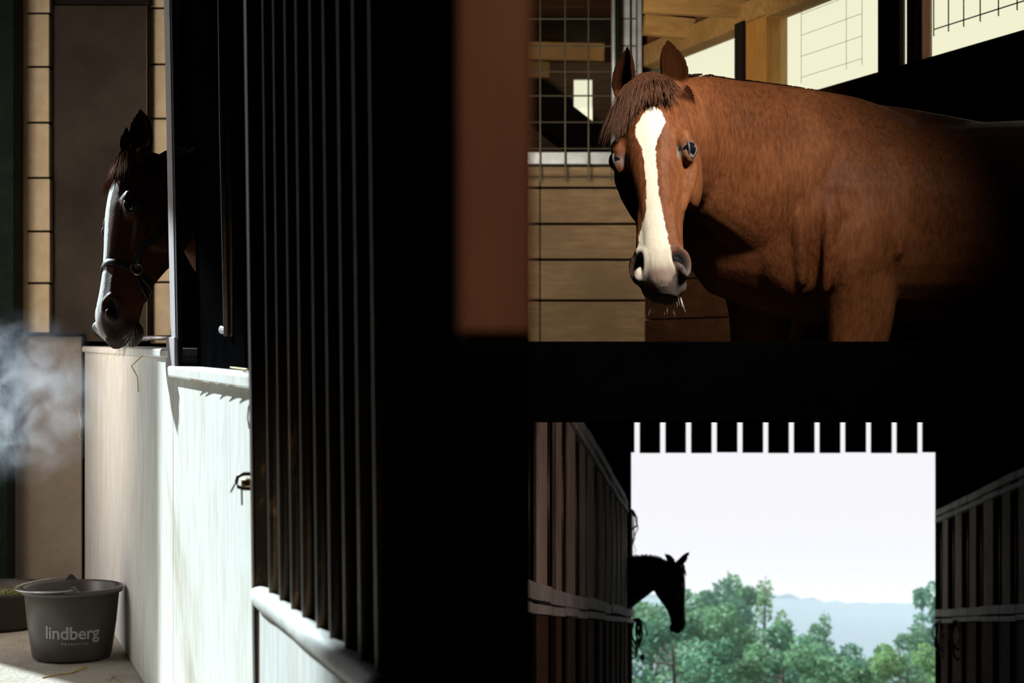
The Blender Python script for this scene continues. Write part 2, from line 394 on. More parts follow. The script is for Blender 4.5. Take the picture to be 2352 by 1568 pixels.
mb = MB(); mb.box(-2.48, PX(20, 7.3), 7.28, 7.40, 0, PZ(768, 7.3)); adopt(mb.build('lower_post', M['green'], bevel=.004), e)
mb = MB(); mb.box(-2.48, PX(35, 7.3), 7.28, 7.42, PZ(768, 7.3), 3.2); adopt(mb.build('upper_post', M['green'], bevel=.004), e)

# stall front half wall with its two sills
Ya, Yp, Yc = Yw(577), Yw(398), 7.46
sf = empty('stall_front', 'whitewashed stall half wall with worn sills, sunlit below the horse', 'wall', wp(5, 0, 0)); sf['kind'] = 'structure'
mb = MB(); wbox(mb, Yp, Yc, -.12, 0, 0, 1.005); adopt(mb.build('low_wall', M['whitewash'], bevel=.004), sf)
mb = MB(); wbox(mb, 2.9, Yp, -.12, 0, 0, .955); adopt(mb.build('low_wall', M['whitewash'], bevel=.004), sf)
mb = MB(); wbox(mb, Yp + .02, Yc, -.17, .012, 1.005, 1.03); adopt(mb.build('sill_board', M['whitewash'], bevel=.006), sf)
mb = MB(); wbox(mb, 2.9, Yp - .02, -.22, .02, .955, .985); adopt(mb.build('sill_board', M['whitewash'], bevel=.006), sf)
for k in range(5):                                                    # splinters along the broken sill edge
    y = lerp(3.6, 4.45, k / 6) + random.uniform(-.04, .04); a = wp(y, .018, .958); b = wp(y + random.uniform(.06, .16), .022, .952)
    adopt(MB().tube([a, (a + b) / 2 + V((0, 0, .004)), b], [.001, .0025, .001], 5).build('splinter', M['board']), sf)
pp = empty('pale_post', 'slim weathered pale post in front of the horse neck', 'post', wp(Yp, -.02, .96))
def plank_pts(p0, p1, q0, q1, z0, z1, o0, o1):          # pixel columns at foot and head, heights, offsets from the wall plane
    r = []
    for (a, b, z) in ((p0, p1, z0), (q0, q1, z1)):
        ya, yb = Yw(b), Yw(a)
        r += [wp(ya, o0, z), wp(yb, o0, z), wp(yb, o1, z), wp(ya, o1, z)]
    return r
adopt(MB().hexa(plank_pts(397, 408, 361, 374, .96, 3.2, -.004, .004)).build('board', M['pale_post'], fix=True), pp)
adopt(MB().hexa(plank_pts(409, 412, 375, 378, .96, 3.2, -.010, .002)).build('shaded_edge', M['dark'], fix=True), pp)  # dark strip paints the unlit edge of the pale post
adopt(MB().hexa(plank_pts(391, 410, 390, 409, .955, 1.062, -.004, .010)).build('foot_block', M['pale_post'], fix=True, bevel=.002), pp)
bp = MB().hexa(plank_pts(414, 516, 384, 486, .985, 3.2, -.06, -.045)).build('boarded_panel', M['pitch'], fix=True)
tag(bp, 'black boarded panel between the pale post and the inner grille', 'panel')
# sliding barred door
DO = .05
def dz(py, px): return PZ(py, Yw(px, DO))
sdr = empty('sliding_stall_door', 'rusty barred sliding stall door above a whitewashed lower panel', 'door', wp(2.8, DO, 0))
ZR = PZ(1342, Yw(604, DO))
lefts = [610, 634, 660, 685, 717, 747, 780, 814, 851, 893]
def barpt(px, z):
    y = Yw(px, DO)
    for _ in range(3):
        py = 784 - (z - CAMZ) / y * FPX; y = Yw(px + (py - 1050) * 15 / 1300, DO)
    return wp(y, DO, z)
for px in lefts:
    r = .0125; c = px + r / Yw(px, DO) * FPX
    o = MB().tube([barpt(c, ZR - .01), barpt(c, lerp(ZR, 2.9, .3)), barpt(c, lerp(ZR, 2.9, .6)), barpt(c, 2.9)], r, 12).build('bar', M['rust'], smooth=True); adopt(o, sdr)
mb = MB(); a, b = barpt(585, 0.02), barpt(592, 3.0); mb.beam(barpt(597, .02), barpt(589, 2.95), .03, .035, up=N)
adopt(mb.build('stile', M['rust'], bevel=.004), sdr)
y0, y1 = Yw(611, DO), Yw(905, DO)
mb = MB(); wbox(mb, y1, y0, DO - .02, DO + .015, .03, ZR - .035); adopt(mb.build('lower_panel', M['whitewash'], bevel=.003), sdr)
pts = [wp(lerp(y0 + .06, y1, k / 14), DO + .008 + random.uniform(-.001, .001), ZR - .017 + random.uniform(-.0012, .0012)) for k in range(15)]
adopt(MB().tube(pts, [.012] + [.021] * 14, 12).build('bottom_rail', M['rail'], smooth=True), sdr)
adopt(MB().tube([wp(y0 + .1, DO, 2.9), wp(y1, DO, 2.9)], .022, 10).build('top_rail', M['rust'], smooth=True), sdr)
mb = MB(); wbox(mb, y1 - .05, y1, DO - .02, DO + .02, 0, 3.0); adopt(mb.build('stile', M['pitch'], bevel=.004), sdr)
# latch
lt = empty('door_latch', 'small iron bolt latch with bent wire on the barred door', 'latch', P(575, 1108, 3.2))
ly = 3.2
adopt(MB().tube([P(606, 1109, ly), P(575, 1109, ly), P(556, 1108, ly)], [.0085, .0085, .0105], 10).build('bolt', M['brass'], smooth=True), lt)
lp = [P(x, y, ly - .012) for x, y in ((604, 1088), (560, 1088), (546, 1094), (543, 1106), (547, 1118), (560, 1122), (604, 1122))]
adopt(MB().tube(lp, .0035, 8).build('bracket', M['rust'], smooth=True), lt)
adopt(MB().tube([P(545, 1103, ly - .02), P(538, 1115, ly - .02), P(530, 1130, ly - .02)], .0017, 6).build('wire', M['rust']), lt)
adopt(MB().tube([P(555, 1120, ly - .02), P(556, 1160, ly - .02)], .0017, 6).build('wire', M['rust']), lt)
adopt(MB().tube([P(573, 985, ly), P(569, 960, ly), P(571, 935, ly), P(578, 915, ly)], .0014, 5).build('wire', M['rust']), lt)
# inner grille deeper in the stall
ig = empty('inner_grille', 'thin rusty inner grille behind the door on a pale pipe', 'grille', P(545, 768, 4.0))
for px in (521, 535.5, 551, 566):
    adopt(MB().tube([P(px, 772, 4.05), P(px - 10, 300, 4.05), P(px - 20, -500, 4.05)], .0075 if px < 560 else .012, 8).build('bar', M['rust'], smooth=True), ig)
adopt(MB().tube([P(512, 757, 4.2), P(545, 764, 4.05), P(590, 774, 3.85)], .011, 10).build('pipe', M['steel'], smooth=True), ig)
tag(MB().tube([P(285, 777, 5.9), P(400, 775, 5.6)], .008, 8).build('stall_pipe', M['steel'], smooth=True), 'thin pale pipe behind the horse chin above the sill', 'pipe')

# end of the left stall: black post, partition, stub rail and brown foreground post
mb = MB(); ye = Yw(1040)
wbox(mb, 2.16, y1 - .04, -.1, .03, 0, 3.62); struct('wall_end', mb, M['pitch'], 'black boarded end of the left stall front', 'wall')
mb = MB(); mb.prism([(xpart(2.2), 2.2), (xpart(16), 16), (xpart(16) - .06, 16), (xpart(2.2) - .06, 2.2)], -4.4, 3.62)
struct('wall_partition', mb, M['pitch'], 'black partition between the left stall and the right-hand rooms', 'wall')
YF = .95
fp = empty('foreground_post', 'out-of-focus brown post close to the viewer beside the mesh window', 'post', (-.012, YF, 1.05))
adopt(MB().box(PX(1052, YF), PX(1222, YF), .93, .985, 1.05, 3.62).build('shaft', M['post_brown'], bevel=.006), fp)
adopt(MB().box(PX(1052, YF), PX(1222, YF), .92, .99, 1.0, 1.05).build('foot', M['black'], bevel=.003), fp)
tag(MB().beam((xpart(2.2) - .02, 2.22, 1.02), (-.012, .99, 1.02), .035, .04).build('stub_rail', M['pitch']), 'short black rail carrying the blurred brown post', 'rail')

# ------------------------------------------------------------------ the setting: upper loose box
XR = lambda Y: 1.88 + (8 - Y) * .32                         # right wall line
def Yr(px): return 4.44 / ((px - 1176) / FPX + .32)
LOFT = .87
mb = MB(); mb.prism([(xpart(4.3), 4.3), (6.6, 4.3), (6.6, 16.1), (xpart(16.1), 16.1)], LOFT, .95)
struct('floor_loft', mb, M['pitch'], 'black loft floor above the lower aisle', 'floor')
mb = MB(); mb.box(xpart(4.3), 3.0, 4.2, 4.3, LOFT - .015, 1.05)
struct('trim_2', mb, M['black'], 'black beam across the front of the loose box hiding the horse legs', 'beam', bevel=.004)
mb = MB(); mb.prism([(xpart(4.3) + .01, 4.31), (XR(4.9) - .05, 4.9), (XR(11.1) - .05, 11.1), (xpart(11.1) + .01, 11.1)], .95, .985)
tag(mb.build('bedding', M['bedding']), 'dark deep bedding on the loose box floor', 'bedding', kind='stuff')
# right wall: planks, sill, posts, sheets
def rp(Y, o, z): n = V((-1, -.32, 0)).normalized(); return V((XR(Y), Y, z)) + n * o
def rbox(Y0, Y1, o0, o1, z0, z1):
    return MB().prism([(p.x, p.y) for p in (rp(Y0, o0, 0), rp(Y1, o0, 0), rp(Y1, o1, 0), rp(Y0, o1, 0))], z0, z1)
ZS, ZT = CAMZ + 1.30, CAMZ + 1.765
wr = empty('wall_right_box', 'dark plank wall with cream windows behind the standing horse', 'wall', rp(8, 0, .95)); wr['kind'] = 'structure'
zz = [.95, 1.19, 1.43, 1.66, 1.90, 2.13, ZS]
for k in range(6):
    for (ya, yb) in ((4.6, 8.05), (8.05, 11.6)):
        adopt(rbox(ya + .004, yb - .004, -.04, random.uniform(-.003, .003), zz[k] + .004, zz[k + 1] - .004).build('plank', M['board_dark'], bevel=.004), wr)
adopt(rbox(4.6, 11.6, -.09, -.045, .95, ZS).build('backing', M['pitch']), wr)
adopt(rbox(4.6, 11.6, -.1, .03, ZT, ZT + .13).build('eave_beam', M['rafter'], bevel=.004), wr)
adopt(rbox(4.6, 11.6, -.1, -.02, ZT + .13, 3.6).build('upper_board', M['ceiling']), wr)
for (pa, pb, mt, dp) in ((1705, 1724, 'dark', .05), (1724, 1771, 'orange_post', .03), (2003, 2052, 'dark', -.03), (2069, 2094, 'dark', -.03), (2094, 2113, 'post_brown', -.01), (1452, 1476, 'dark', .02)):
    adopt(rbox(Yr(pa), Yr(pb), -.1 if dp > 0 else -.065, dp, .95 if mt == 'dark' else ZS - .15, ZT + .02).build('post', M[mt], bevel=.003), wr)
nwin = 1
for (pa, pb) in ((1477, 1704), (1771, 2003), (2054, 2067), (2113, 2560)):
    o = rbox(Yr(pa), Yr(pb), -.055, -.05, ZS, ZT).build('window_%d' % nwin, M['sheet'])
    tag(o, ['small cream window under the slanting beam behind the horse ears', 'large cream window above the horse neck', 'narrow bright slit between two dark posts', 'cream wire-covered window at the top right'][nwin - 1], 'window', kind='structure'); nwin += 1
def wiremesh(name, label, pts_fn, us, zs_, r=.0035):
    e = empty(name, label, 'wire mesh', pts_fn(us[0], zs_[0]))
    for u in us: adopt(MB().tube([pts_fn(u, zs_[0] - .03), pts_fn(u, zs_[-1] + .03)], r, 6).build('upright_wire', M['wire']), e)
    for z in zs_: adopt(MB().tube([pts_fn(us[0], z), pts_fn(us[-1], z)], r, 6).build('cross_wire', M['wire']), e)
    return e
wiremesh('wire_mesh', 'dark wire mesh over the top right cream window', lambda u, z: rp(u, .012, z), [Yr(x) for x in (2150, 2184, 2219, 2257, 2299, 2342, 2390, 2440)], [ZS + .11, ZS + .27, ZS + .43], .003)
wiremesh('wire_mesh', 'faint wire mesh over the large cream window above the neck', lambda u, z: rp(u, .012, z), [Yr(x) for x in (1845, 1949, 1985)], [ZS + .08, ZS + .19, ZS + .30, ZS + .41], .0011)
mb = MB(); mb.prism([(1.40, 4.05), (1.40, 4.2), (XR(4.6) - .02, 4.72), (XR(4.6) + .15, 4.72), (XR(4.6) + .15, 4.55), (1.5, 4.05)], .6, 3.62)
struct('wall_return', mb, M['dark'], 'dark return wall joining the side wall to the loose box', 'wall')
# back wall
YB = 11.2
wb = empty('wall_back_box', 'tan horizontal board half wall under the mesh window', 'wall', (.2, YB, .95)); wb['kind'] = 'structure'
zb = [.95, PZ(690, YB), PZ(596, YB), PZ(514, YB), PZ(431, YB), PZ(380, YB)]
for a, b in zip(zb[:-1], zb[1:]):
    for (xa, xb) in ((-.66, .18), (.18, .92)):
        adopt(MB().box(xa + .003, xb - .003, YB + random.uniform(0, .006), YB + .05, a + .007, b - .007).build('plank', M['board'], bevel=.006), wb)
adopt(MB().box(-.66, .92, YB + .04, YB + .1, .95, zb[-1]).build('backing', M['pitch']), wb)
adopt(MB().box(-.66, .70, YB - .06, YB + .02, PZ(379, YB), PZ(351, YB)).build('ledge', M['galv'], bevel=.004), wb)  # bluish steel colour stands in for sky reflected on the ledge
wiremesh('wire_mesh', 'square wire mesh panel above the tan board wall', lambda u, z: V((u, YB - .1, z)), [PX(x, YB) for x in (1126, 1183, 1240, 1297, 1350, 1403, 1460)], [PZ(y, YB) for y in (410, 345, 285, 225, 170, 112, 50, -15, -80)], .0055)
YP = 11.1; ZP = PZ(351, YB)
e = empty('steel_post', 'pale galvanised post rising behind the horse left ear', 'post', (PX(1450, YP), YP, ZP))
adopt(MB().box(PX(1427, YP), PX(1447, YP), YP, YP + .08, ZP, 3.55).build('flange', M['galv'], bevel=.003), e)
adopt(MB().box(PX(1452, YP), PX(1474, YP), YP, YP + .08, ZP, 3.55).build('flange', M['galv'], bevel=.003), e)
adopt(MB().box(PX(1446, YP), PX(1453, YP), YP + .04, YP + .08, ZP, 3.55).build('web', M['dark']), e)
e = empty('pipe_post', 'thin dark green pipe pair left of the pale galvanised post', 'post', (PX(1413, YP - .15), YP - .15, ZP))
adopt(MB().tube([(PX(1407, YP), YP - .1, ZP), (PX(1407, YP), YP - .1, 3.55)], .013, 10).build('pipe', M['galv'], smooth=True), e)
adopt(MB().tube([(PX(1418, YP), YP - .08, ZP), (PX(1418, YP), YP - .08, 3.55)], .017, 10).build('pipe', M['green'], smooth=True), e)
# roof: planks and joists
for k, (Y, zc) in enumerate(((9.75, 2.95), (10.45, 2.95), (11.9, 3.05), (13.0, 3.10), (14.1, 3.15))):
    xr = min(XR(Y), .95 if Y > 11.5 else 9)
    o = MB().beam((PX(1479, Y) if Y < 11 else xpart(Y), Y, zc), (xr, Y + .05, zc - .02), .07, .12).build('roof_joist', M['rafter'], bevel=.004)
    tag(o, ['nearest warm brown roof joist above the loose box', 'second warm brown roof joist above the loose box', 'third roof joist, above the mesh panel', 'fourth roof joist, beyond the mesh panel', 'farthest roof joist in the room beyond the mesh'][k], 'joist', 'roof joists of the loose box')
cl = empty('ceiling_box', 'reddish brown plank ceiling above the loose box', 'ceiling', (.3, 10, 3.45)); cl['kind'] = 'structure'
yy = 4.4
while yy < 15.4:
    xr = XR(yy + .3) + .02 if yy < 11.2 else .95
    adopt(MB().box(xpart(yy), xr, yy + .006, yy + .29, 3.45 + random.uniform(0, .006), 3.49).build('plank', M['ceiling']), cl); yy += .3
# room beyond the mesh
mb = MB(); mb.box(-.8, PX(1318, 15), 15, 15.1, .95, 3.55).box(PX(1361, 15), .95, 15, 15.1, .95, 3.55).box(PX(1318, 15), PX(1361, 15), 15, 15.1, .95, PZ(322, 15)).box(PX(1318, 15), PX(1361, 15), 15, 15.1, PZ(180, 15), 3.55)
struct('wall_far', mb, M['board'], 'brown far wall of the room beyond the mesh', 'wall')
tag(MB().box(PX(1318, 15), PX(1361, 15), 15.04, 15.045, PZ(322, 15), PZ(180, 15)).build('window_5', M['sheet']), 'small cream window seen through the square mesh', 'window', kind='structure')
mb = MB(); mb.box(.92, 1.02, 11.6, 15.1, .95, 3.55); struct('wall_far_right', mb, M['board_dark'], 'dark side wall of the room beyond the mesh', 'wall')
tag(MB().beam(P(1165, 188, 14.7), P(1390, 363, 14.7), .5, .30, up=(0, 0, 1)).build('stair_string', M['dark']), 'dark slanting board seen through the mesh', 'board')

# ------------------------------------------------------------------ the setting: lower aisle
AX, AZ = .10775, .1645                                  # the aisle runs along X = AX Y, falling AZ per metre
XL = lambda Y: -.628 + AX * Y
XRR = lambda Y: 2.19 + AX * Y
ZA = lambda Y: CAMZ - AZ * Y
def ramp_pts(x0, x1, y0, y1, dz_, th):
    return [(x0, y0, ZA(y0) + dz_ - th), (x1, y0, ZA(y0) + dz_ - th), (x1, y1, ZA(y1) + dz_ - th), (x0, y1, ZA(y1) + dz_ - th),
            (x0, y0, ZA(y0) + dz_), (x1, y0, ZA(y0) + dz_), (x1, y1, ZA(y1) + dz_), (x0, y1, ZA(y1) + dz_)]
mb = MB(); mb.hexa(ramp_pts(-4.0, 6.6, 4.0, 16.3, -1.42, .2)); struct('floor_aisle', mb, M['ramp'], 'dark sloping floor of the lower aisle', 'floor')
mb = MB(); mb.box(6.5, 6.65, 4.0, 16.2, -4, LOFT); struct('wall_lower_right', mb, M['pitch'], 'black outer wall of the lower stalls', 'wall')
mb = MB(); mb.box(-1.2, 6.6, 3.95, 4.05, -2.5, 0.0); struct('wall_lower_front', mb, M['pitch'], 'black retaining wall under the viewer floor', 'wall')
YD = 16.0
xa, xb = PX(1450, YD), PX(2154, YD); zl, zt_ = PZ(1040, YD), PZ(968, YD)
we = empty('wall_end_aisle', 'black end wall with slatted header above the bright doorway', 'wall', (2.5, YD, zl)); we['kind'] = 'structure'
adopt(MB().box(xpart(16) - .1, xa, YD, YD + .1, -4.2, LOFT).build('jamb_board', M['pitch']), we)
adopt(MB().box(xb, 6.6, YD, YD + .1, -4.2, LOFT).build('jamb_board', M['pitch']), we)
adopt(MB().box(xa, xb, YD, YD + .1, zt_, LOFT).build('lintel', M['pitch']), we)
sl = [PX(1464 + 59.2 * k, YD) for k in range(12)]; hw = PX(1176 + 6.2, YD)
edges = [xa] + sum([[s - hw, s + hw] for s in sl], []) + [xb]
for k in range(0, len(edges), 2):
    adopt(MB().box(edges[k], edges[k + 1], YD + .02, YD + .06, zl + random.uniform(-.004, .004), zt_ + random.uniform(.0, .03)).build('slat', M['pitch']), we)
# unseen roof added outside the lower door to keep the sun out
mb = MB(); mb.box(-5.5, 6.6, YD + .1, YD + 4.6, .42, .5); struct('shade_roof', mb, M['dark'], 'added unseen roof shading the lower doorway from the sun', 'roof')

def stall_side(name, label, XF, side, boards, y_end, gap=None):
    """row of upright boards between rails; side = +1 when the aisle lies on the +X side"""
    e = empty(name, label, 'stall front', (XF(10), 10, ZA(10) - 1.4))
    def bx(Y0, Y1, o0, o1, z0, z1, lim=True):          # z measured from the aisle axis; tops are clipped under the loft
        p = []
        for zf in (z0, z1):
            for (Y, o) in ((Y0, o0), (Y1, o0), (Y1, o1), (Y0, o1)):
                p.append((XF(Y) + o * side, Y, min(ZA(Y) + zf, LOFT - .01)))
        if side > 0: p = p[:4][::-1] + p[4:][::-1]
        return MB().hexa(p)
    for k, (a, b) in enumerate(boards):
        if not (gap and gap[0] < (a + b) / 2 < gap[1]):
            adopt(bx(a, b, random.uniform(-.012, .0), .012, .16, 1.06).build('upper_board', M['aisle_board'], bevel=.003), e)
            m = b + .12
            adopt(MB().tube([(XF(m), m, ZA(m) + .12), (XF(m), m, min(ZA(m) + 1.06, LOFT - .01))], .012, 8).build('bar', M['rust'], smooth=True), e)
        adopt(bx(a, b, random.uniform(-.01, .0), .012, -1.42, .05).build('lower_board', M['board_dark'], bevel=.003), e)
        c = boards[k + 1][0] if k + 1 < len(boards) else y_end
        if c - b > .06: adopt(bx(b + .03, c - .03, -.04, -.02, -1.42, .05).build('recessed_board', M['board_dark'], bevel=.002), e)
    y0 = boards[0][0]
    for (z0, z1, nm) in ((1.02, 1.075, 'top_rail'), (.96, 1.0, 'second_rail'), (.10, .165, 'middle_rail'), (.05, .088, 'lower_rail')):
        ys = [y0] + [b + .02 for a, b in boards if b < y_end] + [y_end]
        for a, b in zip(ys[:-1], ys[1:]):
            if gap and nm in ('top_rail', 'second_rail') and (a + b) / 2 > gap[0] + .3: continue
            if ZA(b) + z0 > LOFT - .05 or b - a < .03: continue
            j = random.uniform(-.006, .006)
            adopt(bx(a, b - .012, -.03, .03 + j * .6, z0 + j, z1 + j).build(nm, M['aisle_rail'], bevel=.004), e)
    adopt(bx(y0, y_end, -.14, -.10, -1.42, 0.10).build('backing', M['pitch']), e)
    return e
LB = [(4.43, 4.75), (5.03, 5.50), (5.9, 6.2), (6.59, 7.04), (7.5, 7.78), (8.13, 8.63), (9.07, 9.41), (9.62, 10.17), (10.7, 11.07), (11.5, 11.85), (12.2, 12.6), (13.0, 13.3), (13.75, 14.1), (14.4, 14.6), (15.75, 15.95)]
stall_side('stall_row', 'row of upright stall boards along the left of the lower aisle', XL, 1, LB, 15.98, (14.65, 15.7))
RB = [(15.29, 15.61), (14.48, 14.85), (13.73, 14.06), (12.94, 13.37), (12.22, 12.55), (11.4, 11.9), (10.6, 10.95), (9.8, 10.2)][::-1]
stall_side('stall_row', 'row of upright stall boards along the right of the lower aisle', XRR, -1, RB, 15.98)
mb = MB(); mb.prism([(XRR(9) + .5, 9.0), (XRR(16) + .9, 16), (XRR(16) + 1, 16), (XRR(9) + .6, 9.0)], -4.2, LOFT)
struct('wall_stall_back_right', mb, M['pitch'], 'black wall at the back of the right-hand stalls', 'wall')

# ------------------------------------------------------------------ outside
mb = MB(); mb.box(-60, -2.66, -30, 15, -.2, -.02); struct('ground_yard', mb, M['yard'], 'gravel yard outside the barn door', 'ground')
def ground_z(y): return -3.05 - .33 * (y - 16) if y < 150 else -47.3 - .10 * (y - 150)
rows = [16.4, 20, 26, 34, 45, 60, 80, 110, 150, 220, 320, 460]
me = MB(); nx = 24
for k, y in enumerate(rows):
    for i in range(nx):
        x = lerp(-30 - y * .4, 40 + y * .6, i / (nx - 1)); me.v.append((x, y, ground_z(y) + .35 * sin(x * .37 + y) * min(1, (y - 16) / 20)))
for k in range(len(rows) - 1):
    for i in range(nx - 1):
        b = k * nx + i; me.f.append((b, b + 1, b + nx + 1, b + nx))
struct('ground_meadow', me, M['grass'], 'green meadow falling away from the doorway', 'ground')
me = MB(); n = 60
prof = lambda px: 1364 + 22 * sstep(1780, 2000, px) - 14 * sstep(2050, 2250, px) + 3 * sin(px * .021)
for k, (Y, f) in enumerate(((330, 0.0), (350, .55), (372, .9), (395, 1.0), (420, .85), (450, .3))):
    for i in range(n):
        px = lerp(1000, 2600, i / (n - 1)); top = PZ(prof(px), 395); me.v.append((PX(px, 395), Y, lerp(-88, top, f) + .4 * sin(px * .11 + k)))
for k in range(5):
    for i in range(n - 1):
        b = k * n + i; me.f.append((b, b + 1, b + n + 1, b + n))
tag(me.build('far_hill', M['hill'], smooth=True), 'pale hazy hill on the horizon beyond the trees', 'hill')

def make_tree(kind, h, rad, seed, nleaf):
    """trunk, limbs and leaves of one tree, base at the origin"""
    rnd = random.Random(seed); tr = MB(); lf = MB()
    tr.tube([(0, 0, -.3), (.05, 0, h * .3), (-.04, .05, h * .65), (0, 0, h * .93)], [.13, .10, .06, .02], 7)
    clumps = []
    if kind == 0:                                          # several loose upright leaders
        lead = [(rnd.uniform(-.55, .55) * rad, rnd.uniform(-.55, .55) * rad, h * rnd.uniform(.68, .97)) for _ in range(6)] + [(0, 0, h)]
        for (dx, dy, hh) in lead:
            for k in range(9):
                t = .25 + .75 * (k + rnd.random()) / 9.5; a = rnd.uniform(0, 2 * pi); rr = rad * .50 * (1.08 - t) * rnd.uniform(.3, 1.0)
                c = V((dx * t + rr * cos(a), dy * t + rr * sin(a), hh * t)); clumps.append((c, rad * (.13 + .26 * (1.05 - t)) * rnd.uniform(.8, 1.2)))
            tr.tube([(0, 0, h * .2), (dx * .6, dy * .6, hh * .55), (dx, dy, hh * .97)], [.06, .035, .008], 5)
    else:
        for k in range(40):
            t = rnd.uniform(.16, 1.0); a = rnd.uniform(0, 2 * pi)
            if kind == 1: rr = rad * sqrt(max(.05, 1 - (2 * t - 1.05) ** 2)) * rnd.uniform(.5, 1.0)
            else: rr = rad * (.35 + .65 * sin(pi * min(t, .95))) * rnd.uniform(.4, 1.0)
            c = V((rr * cos(a), rr * sin(a), h * t)); clumps.append((c, rad * rnd.uniform(.20, .38) * (1.15 - .6 * t)))
            if k % 2 == 0: tr.tube([(0, 0, max(.1, c.z - rr * .7)), c * .6 + V((0, 0, c.z * .33)), c], [.035, .022, .006], 5)
    for (c, r) in clumps:
        for _ in range(nleaf // len(clumps)):
            d = V((rnd.gauss(0, 1), rnd.gauss(0, 1), rnd.gauss(0, 1))).normalized() * (r * rnd.uniform(.35, 1.0) ** .6); d.z *= 1.25
            p = c + d; s = rnd.uniform(.035, .075)
            u = V((rnd.gauss(0, 1), rnd.gauss(0, 1), rnd.gauss(0, 1))).normalized(); q = u.orthogonal().normalized()
            lf.add([p - u * s * 1.4, p + q * s * .7, p + u * s * 1.4, p - q * s * .7 + u.cross(q) * s * .3], [(0, 1, 2, 3)])
    return tr.mesh('trunk'), lf.mesh('foliage')
VAR = [make_tree(0, 7.0, 1.7, 3, 7500), make_tree(1, 6.0, 2.1, 5, 8000), make_tree(2, 6.5, 1.7, 9, 6500)]
TREES = [  # px, top py, depth, height, width factor, variant, leaf, label
    (1672, 1288, 46, 7.8, 1.05, 0, 0, 'tallest hazy green tree, right of the dark horse head'),
    (1758, 1300, 50, 7.4, 1.1, 0, 2, 'slim pointed tree just right of the tallest tree'),
    (1612, 1375, 44, 6.0, 1.15, 1, 1, 'rounded green tree behind the dark horse muzzle'),
    (1500, 1388, 40, 5.6, 1.25, 1, 0, 'broad green tree below the dark horse neck'),
    (1545, 1450, 34, 4.2, 1.0, 1, 1, 'low bushy tree under the dark horse muzzle'),
    (1700, 1420, 38, 4.6, 1.2, 1, 0, 'dense bushy tree in front of the tallest tree'),
    (1815, 1425, 43, 5.0, 1.0, 2, 1, 'dark green tree left of the open gap in the trees'),
    (1893, 1380, 48, 6.6, .7, 0, 0, 'thin curling tree top in the middle of the doorway'),
    (1962, 1475, 46, 4.6, .75, 2, 2, 'small loose tree below the pale hill'),
    (2040, 1462, 52, 5.0, .70, 2, 1, 'faint small tree left of the doorway right jamb trees'),
    (2108, 1405, 42, 5.9, .9, 0, 0, 'leafy green tree near the right doorway jamb'),
    (2162, 1305, 45, 7.6, 1.15, 0, 1, 'tall dark tree against the right doorway jamb'),
    (2085, 1500, 36, 3.8, .85, 1, 2, 'bright low bush at the bottom right of the doorway'),
    (1905, 1512, 37, 3.8, .85, 1, 1, 'low dark bush at the bottom middle of the doorway'),
    (1800, 1500, 34, 3.6, .95, 1, 0, 'bushy low tree at the bottom left of the gap'),
]
for (px, ty, Y, h, wf, vi, li, lab) in TREES:
    x = PX(px, Y); top = PZ(ty, Y); hv = (7.0, 6.0, 6.5)[vi]
    gz = ground_z(Y); hh = max(h, top - gz)
    e = empty('leafy_tree', lab, 'tree', (x, Y, top - hh), 'trees outside the doorway')
    e.scale = (wf * 1.0, wf * 1.0, hh / hv); e.rotation_euler = (0, 0, random.uniform(0, 6.28))
    a = bpy.data.objects.new('trunk', VAR[vi][0]); b = bpy.data.objects.new('foliage', VAR[vi][1])
    for o, m_ in ((a, M['bark']), (b, M['leaf%d' % li])):
        COL.objects.link(o); o.parent = e
        if not o.data.materials: o.data.materials.append(m_)
        o.material_slots[0].link = 'OBJECT'; o.material_slots[0].material = m_
    b['kind'] = 'stuff'
# thin haze over the valley
t = NT('valley_haze'); t.n.remove(t.b)
vsn = t.node('ShaderNodeVolumeScatter'); vsn.inputs['Color'].default_value = (.19, .22, .27, 1); vsn.inputs['Density'].default_value = .0085; vsn.inputs['Anisotropy'].default_value = 0.0
t.l.new(vsn.outputs[0], t.out.inputs['Volume'])
hzm = MB(); q_ = []
for zz_ in (0, 1):
    for (x, y) in ((-60, 27), (60, 27), (330, 470), (-140, 470)): q_.append((x, y, -120 if zz_ == 0 else 3.16 - .154 * y))
hz = hzm.hexa(q_).build('valley_haze', t.m); tag(hz, 'thin pale haze over the valley', 'haze', kind='stuff')

# ------------------------------------------------------------------ horses
# head sections, poll to lips: u, dorsal v, ventral v, half width low / middle / high
HS = [(-.035, .070, -.050, .035, .050, .040), (.00, .090, -.090, .050, .072, .060), (.06, .102, -.135, .050, .086, .078), (.13, .106, -.165, .045, .092, .092),
      (.20, .098, -.168, .042, .090, .094), (.27, .086, -.148, .040, .080, .080), (.34, .073, -.115, .036, .066, .062), (.41, .061, -.090, .034, .056, .050),
      (.48, .054, -.078, .034, .054, .046), (.54, .050, -.078, .038, .060, .047), (.585, .040, -.078, .040, .060, .044), (.62, .018, -.070, .036, .050, .036), (.645, -.010, -.055, .02, .03, .02)]
def hsec(u):
    u = max(HS[0][0], min(HS[-1][0], u))
    for a, b in zip(HS[:-1], HS[1:]):
        if a[0] <= u <= b[0]:
            t = (u - a[0]) / (b[0] - a[0]); return [lerp(x, y, t) for x, y in zip(a, b)][1:]
